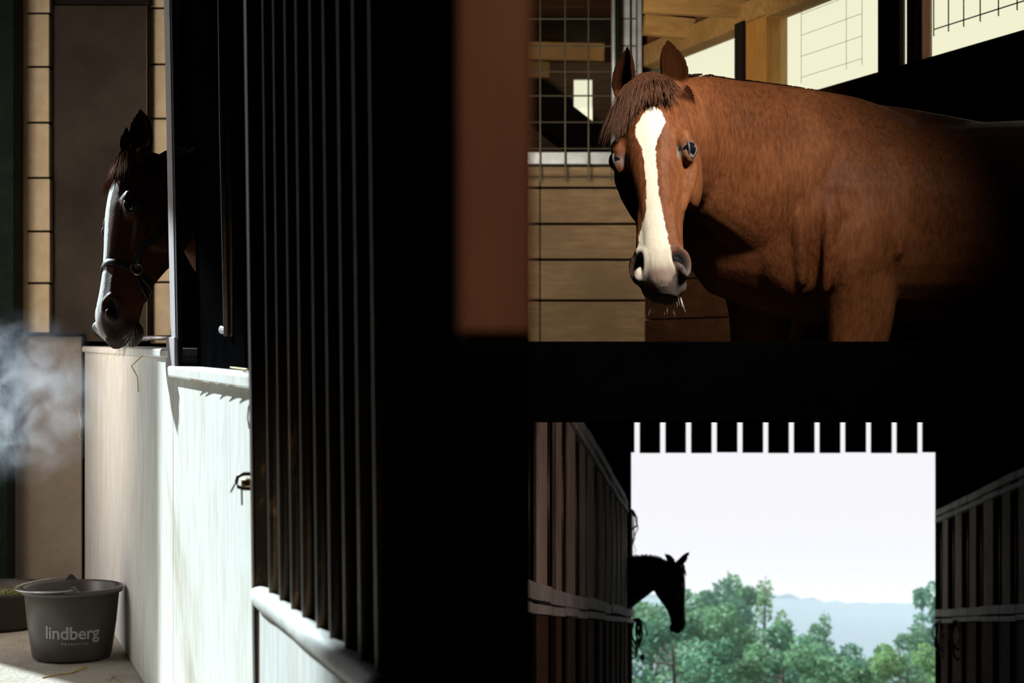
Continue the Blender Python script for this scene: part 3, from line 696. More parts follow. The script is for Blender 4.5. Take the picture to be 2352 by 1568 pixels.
def hring(u, th, k=1.0):
    vd, vv, wb_, wm, wt = hsec(u); vc = (vd + vv) / 2; hv = (vd - vv) / 2
    s = (cos(th) + 1) / 2
    W = wb_ * (1 - s) ** 2 + 2 * (2 * wm - .5 * (wb_ + wt)) * .5 * 2 * s * (1 - s) / 1.0 + wt * s ** 2 if False else (lerp(wb_, wm, s * 2) if s < .5 else lerp(wm, wt, s * 2 - 1))
    sn = sin(th); w_ = W * (1 if sn >= 0 else -1) * abs(sn) ** .72
    return vc + hv * cos(th) * k, w_ * k

def remesh(mb, voxel, smooth_it, mat, name):
    me = mb.mesh(name + '_raw'); o = bpy.data.objects.new('tmp', me); COL.objects.link(o)
    r = o.modifiers.new('r', 'REMESH'); r.mode = 'VOXEL'; r.voxel_size = voxel
    s = o.modifiers.new('s', 'SMOOTH'); s.factor = .5; s.iterations = smooth_it
    dg = bpy.context.evaluated_depsgraph_get(); dg.update()
    m2 = bpy.data.meshes.new_from_object(o.evaluated_get(dg)); bpy.data.objects.remove(o); bpy.data.meshes.remove(me)
    m2.name = name; m2.materials.clear(); m2.materials.append(mat)
    m2.polygons.foreach_set('use_smooth', [True] * len(m2.polygons))
    return m2

def strands(paths, r, n=4):
    mb = MB()
    for p in paths:
        m = len(p); mb.tube(p, [r * (1.0 if k < m - 1 else .25) for k in range(m)], n, cap=False)
    return mb

def make_horse(name, label, mat, maneM, foreM, floor, wither, heading, scale, O, U, Vd, neck, voxel, smooth_it, legs, blaze, forelock_side=0, whisk=True, ears=((.30, .25), (.30, .25)), extra=None, mane_side=1, forelock_n=240, hs=1.0, hw=1.0):
    f = V((cos(heading), sin(heading), 0)); l = V((-sin(heading), cos(heading), 0)); base = V((wither[0], wither[1], floor))
    def L(x, y, z): return base + (f * x + l * y + V((0, 0, z))) * scale
    U = V(U).normalized(); Vd = V(Vd); Vd = (Vd - U * Vd.dot(U)).normalized(); W = Vd.cross(U).normalized(); O = V(O)
    def H(u, v, w_): return O + U * (u * hs) + (Vd * v + W * w_) * hw
    HM = Matrix((U, Vd, W)).transposed()
    mb = MB()
    # trunk
    st = [(-1.06, 1.20, .05, .05), (-1.02, 1.19, .15, .12), (-.93, 1.19, .235, .19), (-.78, 1.205, .285, .255), (-.58, 1.205, .29, .275), (-.34, 1.185, .295, .285), (-.10, 1.185, .305, .28),
          (.08, 1.20, .315, .255), (.22, 1.205, .30, .235), (.34, 1.18, .25, .20), (.43, 1.16, .19, .15), (.48, 1.15, .08, .08)]
    mb.tube([L(x, 0, z) for x, z, a, b in st], [b * scale for *_, b in st], 28, rb=[a * scale for _, _, a, _ in st])
    mb.tube([L(-.55, 0, 1.42), L(-.2, 0, 1.46), L(.02, 0, 1.475), L(.2, 0, 1.45), L(.34, 0, 1.36)], [.05, .07, .075, .08, .05], 12, rb=[.05, .065, .075, .07, .05])
    def muscle(pts, ra, rb, up=f):
        rows_ = [list(p) + [a, b] for p, a, b in zip(pts, ra, rb)]; out = []
        for k in range(len(rows_) - 1):
            g = [rows_[max(k - 1, 0)], rows_[k], rows_[k + 1], rows_[min(k + 2, len(rows_) - 1)]]
            for q in range(6): out.append(cr(*g, q / 6))
        out.append(rows_[-1]); m_ = len(out)
        for k, o in enumerate(out):
            e_ = sqrt(max(.02, 1 - (2 * k / (m_ - 1) - 1) ** 6)); o[3] *= e_; o[4] *= e_
        mb.tube([o[:3] for o in out], [o[3] for o in out], 16, rb=[o[4] for o in out], up=up)
    def cr(P0, P1, P2, P3, t):
        return [.5 * (2 * b + (c - a) * t + (2 * a - 5 * b + 4 * c - d) * t * t + (3 * b - a - 3 * c + d) * t ** 3) for a, b, c, d in zip(P0, P1, P2, P3)]
    for s in (-1, 1):
        # shoulder, forearm, leg
        muscle([L(.0, s * .10, 1.46), L(.10, s * .15, 1.32), L(.20, s * .145, 1.18), L(.19, s * .14, 1.06), L(.15, s * .14, .96)], [.05, .078, .085, .08, .06], [.06, .10, .12, .11, .07])
        muscle([L(.14, s * .06, 1.42), L(.26, s * .075, 1.28), L(.33, s * .07, 1.14), L(.26, s * .08, .98)], [.06, .10, .085, .06], [.06, .11, .10, .07])
        muscle([L(-.08, s * .15, 1.40), L(-.03, s * .185, 1.22), L(.02, s * .185, 1.08), L(.06, s * .17, .95)], [.04, .085, .095, .07], [.05, .09, .12, .08])
    if extra: extra(muscle, L, H)
    def legtube(pts, ra, rb):
        rows_ = [list(p) + [a, b] for p, a, b in zip(pts, ra, rb)]; out = []
        for k in range(len(rows_) - 1):
            g = [rows_[max(k - 1, 0)], rows_[k], rows_[k + 1], rows_[min(k + 2, len(rows_) - 1)]]
            for q in range(4): out.append(cr(*g, q / 4))
        out.append(rows_[-1]); mb.tube([o[:3] for o in out], [o[3] for o in out], 16, rb=[o[4] for o in out], up=f)
    for (x, s, zend, lean) in legs['front']:
        full = [(.12, .17, 1.08, .11, .12), (.09, .165, .95, .085, .105), (.10, .16, .80, .07, .082), (.12, .155, .62, .048, .055), (.13, .15, .49, .047, .05), (.13, .15, .42, .036, .04), (.125, .15, .25, .028, .034), (.13, .15, .16, .036, .04), (.15, .15, .09, .033, .036), (.16, .15, .05, .05, .055), (.17, .15, .0, .06, .065)]
        pts, ra, rb = [], [], []
        for (a, y, z, r1, r2) in full:
            if z < zend: break
            pts.append(L(a + x + lean * (1.08 - z), s * y, z)); ra.append(r1 * scale); rb.append(r2 * scale)
        legtube(pts, ra, rb)
    for (x, s, zend, lean) in legs['hind']:
        full = [(-.74, .13, 1.18, .10, .20), (-.70, .16, 1.0, .12, .19), (-.68, .165, .88, .09, .13), (-.76, .155, .74, .06, .085), (-.88, .145, .60, .05, .065), (-.91, .14, .53, .045, .055), (-.88, .14, .42, .035, .042), (-.86, .14, .24, .03, .036), (-.86, .14, .16, .038, .042), (-.83, .14, .08, .036, .04), (-.82, .14, .05, .05, .055), (-.81, .14, 0, .058, .063)]
        pts, ra, rb = [], [], []
        for (a, y, z, r1, r2) in full:
            if z < zend: break
            pts.append(L(a + x, s * y, z)); ra.append(r1 * scale); rb.append(r2 * scale)
        legtube(pts, ra, rb)
    # neck
    np_ = [V(p) for p, *_ in neck]
    # resample neck with a smooth curve
    rows = [list(p) + [a, b] for p, a, b in neck]
    dense = []
    for k in range(len(rows) - 1):
        g = [rows[max(k - 1, 0)], rows[k], rows[k + 1], rows[min(k + 2, len(rows) - 1)]]
        for q in range(6): dense.append(cr(*g, q / 6))
    dense.append(rows[-1])
    mb.tube([d[:3] for d in dense], [d[3] for d in dense], 26, rb=[d[4] for d in dense])
    # head
    rings = []
    us = [HS[0][0] + (HS[-1][0] - HS[0][0]) * k / 26 for k in range(27)]
    for u in us: rings.append([H(u, *hring(u, 2 * pi * i / 30)) for i in range(30)])
    mb.rings(rings)
    for s in (-1, 1):
        mb.ball(H(.214, .046, s * .084), (.044, .030, .020), M=HM)                  # orbit
        mb.ball(H(.192, .068, s * .078), (.030, .016, .022), M=HM)                  # brow
        mb.ball(H(.195, -.060, s * .070), (.120, .082, .032), M=HM)                 # cheek
        mb.tube([H(.215, .020, s * .082), H(.26, .010, s * .083), H(.31, .003, s * .074), H(.38, -.004, s * .056)], [.020, .021, .018, .010], 12)   # facial crest
        mb.tube([H(.38, .035, s * .036), H(.46, .030, s * .036), H(.53, .022, s * .042)], [.012, .014, .014], 10)   # nasal side
        mb.ball(H(.565, .006, s * .052), (.042, .032, .020), M=HM)                  # nostril flare
        mb.ball(H(.60, -.035, s * .030), (.030, .030, .026), M=HM)                  # upper lip
    mb.ball(H(.590, -.078, 0), (.036, .022, .036), M=HM)                            # chin
    # ears: curved crescents
    for s, (out, fwd) in zip((1, -1), ears):
        bc = H(.015, .055, s * .060); d = (-U + W * s * out * .6 + Vd * fwd * .6).normalized()
        face = (Vd * .85 + W * s * .55); face = (face - d * face.dot(d)).normalized(); sdv = d.cross(face).normalized()
        er = []
        for k in range(11):
            t = k / 10; wd_ = 1.08 * [.020, .028, .034, .0375, .0385, .0375, .035, .030, .023, .013, .003][k]; dp = wd_ * .85
            c = bc + d * (.175 * t) + face * (.012 * sin(pi * t)) - sdv * 0 - W * s * (.020 * t * t)
            ring = []
            for i in range(12):
                a = pi * i / 11; ring.append(c + sdv * (wd_ * cos(a)) - face * (dp * sin(a)))
            inn = .15 if k < 2 else .52
            for i in range(12):
                a = pi * (11 - i) / 11; ring.append(c + sdv * (wd_ * .78 * cos(a)) - face * (dp * inn * sin(a)) + face * .001)
            er.append(ring)
        mb.rings(er)
        mb.ball(bc + d * .012 - Vd * .004, .026)
    me = remesh(mb, voxel, smooth_it, mat, 'body')
    import numpy as np
    nv = len(me.vertices); cc = np.empty(nv * 3); me.vertices.foreach_get('co', cc); cc = cc.reshape(-1, 3)
    ed = np.empty(len(me.edges) * 2, dtype=np.int64); me.edges.foreach_get('vertices', ed); ed = ed.reshape(-1, 2)
    deg = np.bincount(ed.ravel(), minlength=nv).astype(float)[:, None]
    hu = (cc - np.array(O)) @ np.array(U); hd = np.linalg.norm(cc - np.array(O + U * .25 * hs), axis=1)
    msk = np.clip((hd - .40) / .10, 0, 1)[:, None] * .6
    for _ in range(9):
        acc = np.zeros_like(cc)
        for d_ in range(3):
            acc[:, d_] = np.bincount(ed[:, 0], weights=cc[ed[:, 1], d_], minlength=nv) + np.bincount(ed[:, 1], weights=cc[ed[:, 0], d_], minlength=nv)
        cc = cc + (acc / deg - cc) * msk
    me.vertices.foreach_set('co', cc.ravel())
    # shaping and coat markings
    n = len(me.vertices); co = [0.0] * (3 * n); me.vertices.foreach_get('co', co)
    white = [0.0] * n; dark = [0.0] * n; pink = [0.0] * n; points = [0.0] * n; deep = [0.0] * n
    for i in range(n):
        p = V((co[3 * i], co[3 * i + 1], co[3 * i + 2])); q = p - O
        if q.length > .8: continue
        u, v, w_ = q.dot(U) / hs, q.dot(Vd) / hw, q.dot(W) / hw
        if u < -.24 or abs(w_) > .16 or v < -.22 or v > .19: continue
        s = 1 if w_ > 0 else -1
        if u > .45:
            # nostrils, with the shade in the openings painted near-black
            uu, vv, wv = u - .566, v - .022, abs(w_) - .056
            d = sqrt((uu / .036) ** 2 + ((vv + .45 * uu) / .018) ** 2 + (wv / .026) ** 2)
            if d < 1:
                g = (1 - d * d); p = p - (W * s * .75 + Vd * .6) * (.026 * g); dark[i] = max(dark[i], min(1, 1.8 * g)); deep[i] = min(1, 1.7 * g)
            elif d < 1.7:
                p = p + (W * s * .7 + Vd * .5) * .005 * sin(pi * (d - 1) / .7); dark[i] = max(dark[i], .5 * (1.7 - d))
            # mouth line
            m = v - (-.055 - .12 * max(0, .60 - u))
            if u > .49 and abs(m) < .009: p = p - (W * s * .004 + U * (.004 if u > .6 else 0)) * (1 - abs(m) / .009)
            dark[i] = max(dark[i], .85 * sstep(.535, .60, u + .10 * abs(w_) - .3 * v))
        # eye socket
        d = sqrt(((u - .220) / .036) ** 2 + ((v - .052) / .026) ** 2)
        if abs(w_) > .06 and d < 1: p = p - (W * s * .8 + Vd * .4) * .004 * (1 - d * d)
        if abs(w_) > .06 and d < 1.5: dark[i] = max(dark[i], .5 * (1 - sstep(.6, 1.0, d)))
        # temple hollow above the eye
        d = sqrt(((u - .135) / .035) ** 2 + ((v - .062) / .03) ** 2)
        if abs(w_) > .05 and d < 1: p = p - W * s * .008 * (1 - d * d)
        if u < -.01 and v > -.05 and abs(w_) > .018: points[i] = sstep(-.01, -.045, u)
        vd = hsec(u)[0]
        if blaze and v > vd - .07:
            white[i] = blaze(u, w_, v)
            if u > .55: pink[i] = .75 * sstep(.57, .60, u) * (1 - sstep(.02, .035, abs(w_ - .004))) * (1 - sstep(.62, .64, u)); dark[i] *= (1 - .9 * white[i])
        co[3 * i:3 * i + 3] = p
    me.vertices.foreach_set('co', co)
    for nm, arr in (('white', white), ('dark', dark), ('pink', pink), ('ear_tint', points), ('deep', deep)):
        a = me.attributes.new(nm, 'FLOAT', 'POINT'); a.data.foreach_set('value', arr)
    me.update()
    root = empty(name, label, 'horse', base)
    body = link('body', me, mat); adopt(body, root)
    for s in (1, -1):
        nrm = (W * s * .86 + Vd * .42).normalized(); c = H(.220, .053, s * .0850)
        eb = MB().ball(c, .0215, 18, 12).build('eye', M['eye'], smooth=True); adopt(eb, root)
        t1_ = (U + Vd * -.25); t1_ = (t1_ - nrm * t1_.dot(nrm)).normalized(); t2_ = nrm.cross(t1_).normalized()
        lp = []
        for k in range(20):
            a = 2 * pi * k / 20; x = .027 * cos(a); y = .0165 * sin(a) * (1 - .25 * cos(a) ** 2)
            lp.append(c + t1_ * x + t2_ * y + nrm * (max(.004, sqrt(max(0, .0215 ** 2 - x * x - y * y))) + .0012))
        lid = MB().tube(lp + [lp[0], lp[1]], .0036, 8, up=nrm).build('eyelid', M['lid'], eb, smooth=True); lid.location = (0, 0, 0)
    # forelock
    rnd = random.Random(hash(label) & 0 or 11)
    ps = []
    for k in range(forelock_n):
        w0 = rnd.uniform(-.040, .040); sp = w0 * 1.1 + forelock_side * rnd.uniform(-.15, 1.0) * .058 + rnd.gauss(0, .009); ln = rnd.uniform(.10, .16) + .085 * sstep(-.01, .06, forelock_side * (w0 + sp))
        path = []; clump = rnd.choice((-.004, .001, .005))
        for q in range(6):
            t = q / 5; u = -.045 + ln * t; ww = w0 + sp * t + .006 * sin(3 * t + k); vd = hsec(u)[0]
            wt = hsec(u)[4]; drop = .035 * max(0, abs(ww) / max(wt, .03) - .35) ** 1.2
            path.append(H(u, vd + .012 + clump + .010 * sin(pi * min(1, t * 1.6)) - drop, ww))
        ps.append(path)
    adopt(strands(ps, .0011).build('forelock', foreM, smooth=True), root)
    # mane along the crest
    ps = []
    for k in range(int(400)):
        t = rnd.uniform(.18, 1.0); x = t * (len(dense) - 1); i = int(min(x, len(dense) - 2)); a, b = V(dense[i][:3]), V(dense[i + 1][:3]); fr = x - i
        c = a.lerp(b, fr); tg = (b - a).normalized(); up = (V((0, 0, 1)) - tg * tg.z).normalized(); sd_ = tg.cross(up).normalized() * mane_side
        rl, rv_ = lerp(dense[i][3], dense[i + 1][3], fr), lerp(dense[i][4], dense[i + 1][4], fr)
        ln = rnd.uniform(.5, 1.15); off = rnd.gauss(0, .012); path = []
        for q in range(5):
            g = q / 4; ang = g * ln; path.append(c + up * (rv_ * cos(ang) + .006 * sin(pi * g) + .004) + sd_ * (rl * sin(ang) + .010) + tg * (off * g))
        ps.append(path)
    adopt(strands(ps, .0021).build('mane', maneM, smooth=True), root)
    if whisk:
        ps = []
        for k in range(whisk):
            a = rnd.uniform(-1, 1); u = rnd.uniform(.575, .642); v_, w_ = hring(u, pi + a * 1.0, 1.03)
            d = (U * rnd.uniform(.6, 1.0) + Vd * rnd.uniform(-.5, .5) + W * (w_ / .05) * rnd.uniform(.0, .5)).normalized(); p = H(u, v_, w_); ln = rnd.uniform(.015, .045)
            ps.append([p, p + d * ln * .5 + U * .002, p + d * ln + U * .008])
        adopt(strands(ps, .00045, 3).build('whiskers', M['whisker']), root)
    return root, H, L, (U, Vd, W)

def blaze_upper(u, w_, v):
    pts = [(.095, .014, .004), (.115, .014, .020), (.15, .008, .035), (.185, .000, .030), (.23, .000, .015), (.36, .000, .0135), (.41, .000, .018), (.47, -.006, .032), (.54, -.010, .040), (.60, -.008, .044), (.63, -.004, .02)]
    if u < pts[0][0] or u > pts[-1][0]: return 0.0
    for a, b in zip(pts[:-1], pts[1:]):
        if a[0] <= u <= b[0]:
            t = (u - a[0]) / (b[0] - a[0]); c = lerp(a[1], b[1], t); h = lerp(a[2], b[2], t)
            return 1 - sstep(h - .010, h + .010, abs(w_ - c))
    return 0.0
def blaze_left(u, w_, v):
    pts = [(.07, -.012, .012), (.12, -.014, .036), (.20, -.014, .028), (.36, -.012, .024), (.42, -.012, .030), (.50, -.014, .036), (.58, -.016, .036), (.635, -.014, .02)]
    if u < pts[0][0] or u > pts[-1][0]: return 0.0
    for a, b in zip(pts[:-1], pts[1:]):
        if a[0] <= u <= b[0]:
            t = (u - a[0]) / (b[0] - a[0]); c = lerp(a[1], b[1], t); h = lerp(a[2], b[2], t)
            return 1 - sstep(h - .010, h + .010, abs(w_ - c))
    return 0.0

# standing horse in the upper loose box: head turned to the viewer, body broadside
def folds(mb, L, H):
    for (a, b, c, r) in (((.33, .15, 1.36), (.31, .195, 1.20), (.28, .175, 1.06), .022), ((.22, .18, 1.36), (.20, .230, 1.16), (.18, .205, .98), .022), ((.12, .195, 1.34), (.115, .250, 1.14), (.12, .225, .96), .022), ((.02, .19, 1.40), (-.01, .250, 1.20), (.02, .248, 1.02), .024), ((-.05, .165, 1.44), (-.10, .250, 1.26), (-.075, .258, 1.06), .028)):
        for s in (1, -1): mb([L(a[0], a[1] * s, a[2]), L(b[0], b[1] * s, b[2]), L(c[0], c[1] * s, c[2])], [r * .7, r, r * .7], [r * .7, r, r * .7])
O1 = P(1503, 243, 4.66); U1 = V((-.010, -.55, -1.0)); V1 = V((-.32, -1.0, .55))
neck1 = [((1.10, 5.12, 1.43), .20, .29), ((.92, 5.07, 1.47), .19, .305), ((.75, 4.99, 1.525), .155, .270), ((.62, 4.90, 1.57), .115, .225), ((.51, 4.82, 1.60), .095, .185), (tuple(O1 + U1.normalized() * .085 - V1.normalized() * .065), .085, .13), (tuple(O1 + U1.normalized() * .07), .07, .09)]
make_horse('horse', 'chestnut horse with white blaze standing broadside, face turned to the viewer', M['chestnut'], M['mane_dark'], M['mane'], .215, (.965, 5.12), radians(188), 1.0, O1, U1, V1, neck1, .0052, 8,
           {'front': [(-.09, 1, .68, -.02), (.10, -1, .68, .02)], 'hind': [(0, 1, .68, 0), (0, -1, .68, 0)]}, blaze_upper, -.75, 40, ears=((.10, .10), (.10, .10)), extra=folds, mane_side=1, forelock_n=650, hs=.90, hw=1.10)

# haltered horse looking out of the left stall
YL = 5.18
O2 = P(350, 392, YL); U2 = V((-.13, -.62, -1.0)); V2 = V((-.88, -.46, .30))
neck2 = [((-.74, 5.75, 1.28), .16, .28), ((-.76, 5.58, 1.32), .155, .27), ((-.83, 5.43, 1.40), .13, .23), ((-.95, 5.33, 1.47), .10, .17), (tuple(O2 + U2.normalized() * .09 - V2.normalized() * .06), .085, .13), (tuple(O2 + U2.normalized() * .07), .07, .09)]
r2, H2, L2, F2 = make_horse('horse', 'dark chestnut horse in a halter looking out over the whitewashed stall wall', M['bay'], M['mane_dark'], M['mane_red'], 0.0, (-.74, 5.78), radians(-92), .96, O2, U2, V2, neck2, .0062, 5,
           {'front': [(0, 1, 0, 0), (.03, -1, 0, 0)], 'hind': [(0, 1, 0, 0), (.04, -1, 0, 0)]}, blaze_left, .2, 60, ears=((.16, .45), (.16, .45)), forelock_n=420, hs=.93, hw=.98)
from mathutils.bvhtree import BVHTree
bd = [c for c in r2.children if c.name.startswith('body')][0]
bvh = BVHTree.FromPolygons([v.co.copy() for v in bd.data.vertices], [tuple(p.vertices) for p in bd.data.polygons])
def hug(p, off=.003):
    q, nn, _, _ = bvh.find_nearest(V(p)); return q + nn * off
def hp(u, th, k=1.06): return (u,) + hring(u, th, k)
def resamp(ps, m=4):
    out = []
    for a, b in zip(ps[:-1], ps[1:]): out += [a.lerp(b, q / m) for q in range(m)]
    return out + [ps[-1]]
hal = bpy.data.objects.new('halter', None); COL.objects.link(hal); hal.parent = r2; hal.location = (0, 0, 0)
def hpart(o): o.parent = hal; o.location = V(o.location) - V(r2.location); return o
nb = [hug(H2(*hp(.40 + .012 * (1 - cos(2 * pi * k / 40)), 2 * pi * k / 40, 1.25))) for k in range(41)]
hpart(MB().tube(nb, .0026, 8, rb=.011, up=F2[0]).build('noseband', M['leather'], smooth=True))
for s_ in (1, -1):
    ps = resamp([H2(*hp(u, s_ * a, 1.5)) for u, a in ((.41, 1.6), (.34, 1.6), (.26, 1.7), (.17, 1.75), (.09, 1.5), (.03, 1.0))])
    hpart(MB().tube([hug(p) for p in ps], .0026, 8, rb=.010, up=F2[1]).build('cheek_strap', M['leather'], smooth=True))
    ps = resamp([H2(*hp(u, s_ * a, 1.4)) for u, a in ((.41, 1.6), (.45, 2.1), (.46, 2.6), (.45, 3.14))])
    hpart(MB().tube([hug(p) for p in ps], .0026, 8, rb=.010, up=F2[0]).build('chin_strap', M['leather'], smooth=True))
    c = hug(H2(*hp(.41, s_ * 1.6, 1.4)), .008); rr = [c + (F2[0] * cos(a) + F2[1] * sin(a)) * .017 for a in [2 * pi * k / 16 for k in range(18)]]
    hpart(MB().tube(rr, .0032, 8, up=F2[2]).build('halter_ring', M['brass'], smooth=True))
# dark horse in the lower aisle doorway
YS = 15.25
O3 = P(1539, 1301, YS); U3 = V((.18, -.05, -1.0)); V3 = V((1.0, -.12, .18))
neck3 = [(tuple(P(1330, 1395, YS - .02)), .15, .27), (tuple(P(1390, 1362, YS)), .145, .25), (tuple(P(1440, 1335, YS)), .125, .215), (tuple(P(1488, 1318, YS)), .10, .165), (tuple(P(1520, 1318, YS)), .085, .13), (tuple(O3 + U3.normalized() * .06), .07, .09)]
fz = ZA(YS) - 1.42
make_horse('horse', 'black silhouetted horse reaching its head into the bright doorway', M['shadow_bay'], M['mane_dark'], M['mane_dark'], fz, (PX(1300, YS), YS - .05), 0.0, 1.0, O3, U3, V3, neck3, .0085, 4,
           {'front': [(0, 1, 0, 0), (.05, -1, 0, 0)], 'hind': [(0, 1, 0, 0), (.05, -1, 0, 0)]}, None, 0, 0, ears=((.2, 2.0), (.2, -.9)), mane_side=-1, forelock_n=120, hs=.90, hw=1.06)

# ------------------------------------------------------------------ things on the left
BX, BY = -1.463, 5.79
bk = empty('bucket', 'dark plastic bucket with wire handle and grey lettering on the sunlit floor', 'bucket', (BX, BY, 0))
RB0, RT0, HB = .130, .158, .238
prof = [(.0, .004), (RB0 - .012, .004), (RB0 - .003, .008), (RB0, .018), (lerp(RB0, RT0, .5), HB * .5), (RT0 - .004, HB - .02), (RT0 + .006, HB - .018), (RT0 + .010, HB - .010), (RT0 + .008, HB), (RT0 - .002, HB + .001), (RT0 - .008, HB - .006), (lerp(RB0, RT0, .5) - .005, HB * .5), (RB0 - .008, .014), (0, .012)]
MB().lathe(prof, n=64).build('shell', M['plastic'], bk, smooth=True)
hoop = [(cos(a) * (RT0 + .014), sin(a) * (RT0 + .014), HB - .004) for a in [pi * .60 + pi * .98 * k / 30 for k in range(31)]]
LA, LC = radians(285), radians(105)
hoop = []
for k in range(33):
    a = LA - (LA - LC) * k / 32; t = sin(pi * k / 32); hoop.append((cos(a) * (RT0 + .012 + .012 * t), sin(a) * (RT0 + .012 + .012 * t), HB + .008 - .010 * t))
MB().tube(hoop, .0032, 8).build('handle', M['steel'], bk, smooth=True)
for a in (LA, LC):
    c = V((cos(a) * (RT0 + .004), sin(a) * (RT0 + .004), HB)); tg = V((-sin(a), cos(a), 0)); nn = V((cos(a), sin(a), 0))
    m_ = MB(); pr = [(-.026, -.004), (-.016, .006), (-.008, .017), (0, .020), (.008, .017), (.016, .006), (.026, -.004)]
    m_.rings([[c + tg * x + V((0, 0, z)) + nn * o for x, z in pr] for o in (-.007, .008)]); m_.build('lug', M['plastic'], bk, fix=True, bevel=.002)
def bucket_text(s, size, zc, ang0, arc, bold, spacing, tilt):
    cu = bpy.data.curves.new('t', 'FONT'); cu.body = s; cu.size = size; cu.align_x = 'CENTER'; cu.offset = bold; cu.space_character = spacing; cu.resolution_u = 4
    o = bpy.data.objects.new('t', cu); COL.objects.link(o); dg = bpy.context.evaluated_depsgraph_get(); dg.update()
    me = bpy.data.meshes.new_from_object(o.evaluated_get(dg)); bpy.data.objects.remove(o)
    import bmesh
    b = bmesh.new(); b.from_mesh(me)
    bmesh.ops.triangulate(b, faces=b.faces); bmesh.ops.subdivide_edges(b, edges=[e_ for e_ in b.edges if e_.calc_length() > .012], cuts=2)
    for v in b.verts:
        x, y = v.co.x, v.co.y; z = zc + y + tilt * x + arc * x * x
        R = lerp(RB0, RT0, z / HB) + .0012; a = ang0 + x / R
        v.co = (R * cos(a), R * sin(a), z)
    b.to_mesh(me); b.free(); me.materials.clear()
    o = link('lettering', me, M['print'], bk); return o
ang = math.atan2(-BY, -BX) + radians(0.5)
bucket_text('lindberg', .058, .083, ang, .15, .0012, .97, -.03)
bucket_text('equestrian', .0135, .064, ang + .06, .15, .0002, 1.5, -.03)
tb = empty('feed_tub', 'low black rubber feed tub with green feed at the left edge', 'tub', (-1.93, 6.45, 0))
MB().lathe([(0, .004), (.20, .004), (.215, .02), (.235, .125), (.245, .13), (.245, .14), (.23, .14), (.222, .125), (.20, .03), (0, .02)], n=48).build('shell', M['tub'], tb, smooth=True)
fm = MB(); rnd = random.Random(2)
fm.lathe([(0, .10), (.12, .118), (.19, .10), (.205, .085), (0, .06)], n=32)
for k in range(140):
    a = rnd.uniform(0, 2 * pi); r = .19 * sqrt(rnd.random()); p = V((r * cos(a), r * sin(a), .118)); d = V((rnd.gauss(0, 1), rnd.gauss(0, 1), .3)).normalized() * .014
    fm.tube([p - d, p + d + V((0, 0, .004))], .002, 4)
o = fm.build('feed', M['feed'], tb); o['kind'] = 'stuff'
def straw(pts, label, r=.0016):
    o = MB().tube(pts, r, 6).build('straw', M['straw']); tag(o, label, 'straw', 'loose straw')
def FP(px, py, dz_=.002):
    Y = (CAMZ - dz_) * FPX / (py - 784); return P(px, py, Y)
straw([FP(98, 1556), FP(130, 1549), FP(165, 1545), FP(200, 1530, .006)], 'long straw stalk on the floor in front of the bucket', .0024)
straw([FP(150, 1548), FP(180, 1540), FP(196, 1528, .008)], 'short straw stalk crossing the long one before the bucket', .0018)
straw([FP(252, 1562), FP(262, 1552), FP(280, 1566)], 'bent straw bit at the bottom edge near the wall', .0015)
straw([FP(30, 1520), FP(46, 1527)], 'tiny straw bit on the sunlit floor left of the bucket', .0012)
yS = Yw(320, .02)
straw([P(333, 812, yS), P(315, 828, yS), P(302, 840, yS), P(316, 866, yS), P(318, 900, yS)], 'straw stalk hanging from the sill under the horse chin', .0018)
yS = Yw(455, .03)
straw([wp(3.62, .0, .988), wp(3.75, -.03, .99), wp(3.9, -.02, .992)], 'straw stalk lying on the sunlit sill by the barred door', .0022)
straw([P(182, 1005, 7.45), P(186, 970, 7.44), P(180, 940, 7.45)], 'straw wisp stuck to the grubby half wall above the bucket', .0018)

# breath cloud
t = NT('breath'); t.n.remove(t.b)
pv = t.node('ShaderNodeVolumeScatter'); pv.inputs['Color'].default_value = (.78, .84, 1, 1); pv.inputs['Anisotropy'].default_value = 0.1
tc = t.node('ShaderNodeTexCoord'); nz = t.node('ShaderNodeTexNoise'); nz.inputs['Scale'].default_value = 11; nz.inputs['Detail'].default_value = 6; nz.inputs['Roughness'].default_value = .62; nz.inputs['Distortion'].default_value = .8
t.l.new(tc.outputs['Object'], nz.inputs['Vector'])
mpn = t.node('ShaderNodeMapping'); mpn.inputs['Scale'].default_value = (1 / .30, 1 / .22, 1 / .27); t.l.new(tc.outputs['Object'], mpn.inputs[0])
ln = t.node('ShaderNodeVectorMath', operation='LENGTH'); t.l.new(mpn.outputs[0], ln.inputs[0])
fall = t.ramp(ln.outputs['Value'], [(.25, 1), (1.0, 0)])
dn = t.math('MULTIPLY', t.ramp(nz.outputs['Fac'], [(.46, 0), (.72, 1)]), fall)
t.l.new(t.math('MULTIPLY', dn, 7.0), pv.inputs['Density']); t.l.new(pv.outputs[0], t.out.inputs['Volume'])
br = MB().ball((0, 0, 0), (.30, .22, .27), 24, 16).build('breath_cloud', t.m); br.location = (-1.46, 5.10, .885)
tag(br, 'white breath vapour drifting below the horse muzzle', 'vapour', kind='stuff')

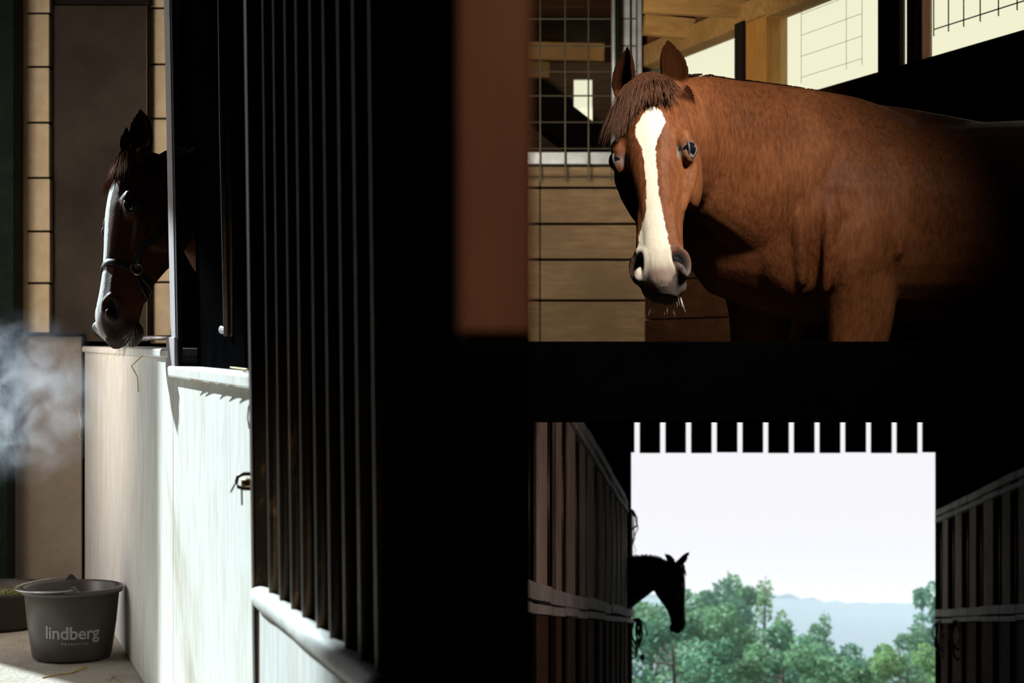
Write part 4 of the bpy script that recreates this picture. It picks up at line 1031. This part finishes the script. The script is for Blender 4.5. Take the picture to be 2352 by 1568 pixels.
# ------------------------------------------------------------------ ropes by the doorway
def rope_bundle(name, label, cx, cy, Y, mt, n, spread, seed, extra=None):
    rnd = random.Random(seed); e = empty(name, label, 'rope', P(cx, cy, Y))
    for k in range(n):
        x0 = cx + rnd.uniform(-spread, spread); w_ = rnd.uniform(5, 16); h = rnd.uniform(40, 95)
        pts = [P(x0 + w_ * sin(2 * pi * q / 14) * (1 + .3 * rnd.uniform(-1, 1)), cy + h * (1 - cos(2 * pi * q / 14)) / 2, Y + rnd.uniform(-.02, .02)) for q in range(15)]
        adopt(MB().tube(pts, rnd.choice((.006, .008, .010)), 6).build('loop', mt, smooth=True), e)
    return e
rope_bundle('halter_bundle', 'dark halters hanging from the left stall rail at the doorway', 1461, 1420, 15.85, M['rope_dark'], 7, 6, 1)
o = rope_bundle('rope_bundle', 'faded pink rope loops tied to the right stall rail at the doorway', 2168, 1425, 15.6, M['rope_pink'], 5, 9, 4)
rope_bundle('rope_bundle', 'dark rope loops tied to the right stall rail left of the jamb', 2195, 1425, 14.6, M['rope_dark'], 3, 8, 6)
rope_bundle('rope_bundle', 'small dark rope tuft at the top of the left stall rail', 1449, 1170, 15.8, M['rope_dark'], 3, 4, 8)
tg = empty('teal_clip', 'small teal plastic clip hanging with the dark halters', 'clip', P(1476, 1515, 15.8))
q = P(1476, 1510, 15.8)
adopt(MB().tube([q + V((0, 0, .03)), q, q - V((0, 0, .03))], [.018, .028, .012], 10).build('clip_body', M['teal'], smooth=True), tg)
adopt(MB().tube([q + V((0, 0, .03)), q + V((-.02, 0, .08)), q + V((-.05, 0, .14))], .006, 6).build('cord', M['rope_dark']), tg)
tag(MB().tube([P(1447, 1240, 15.8), P(1453, 1232, 15.8), P(1460, 1229, 15.8), P(1459, 1236, 15.8), P(1453, 1236, 15.8), P(1456, 1252, 15.8), P(1461, 1264, 15.8), P(1456, 1270, 15.8)], .003, 6).build('twine', M['rope_dark']), 'thin twine end curling out of the left boards above the dark horse', 'twine')

# ------------------------------------------------------------------ made-up housing for the added fill light, out of view
fl = empty('horse_fill', 'small black housing made up for the added fill light under the ceiling', 'lamp', (1.15, 3.25, 3.3))
fd = V((-0.76, 1.33, -1.33)).normalized(); fs = fd.cross(V((0, 0, 1))).normalized(); fu = fs.cross(fd)
fc = V((1.15, 3.25, 2.85)) - fd * .012
hm = MB(); cs = [(-.15, -.20), (.15, -.20), (.15, .20), (-.15, .20)]
for k in range(4):
    a, b = cs[k], cs[(k + 1) % 4]
    hm.tube([fc + fs * a[0] + fu * a[1], fc + fs * b[0] + fu * b[1]], .012, 6)
hm.hexa([fc - fd * .05 + fs * x + fu * y for x, y in cs] + [fc - fd * .01 + fs * x + fu * y for x, y in cs])
adopt(hm.build('housing', M['black'], fix=True), fl)
adopt(MB().beam(fc - fd * .04, (1.22, 3.15, 3.61), .05, .05).build('bracket', M['black']), fl)
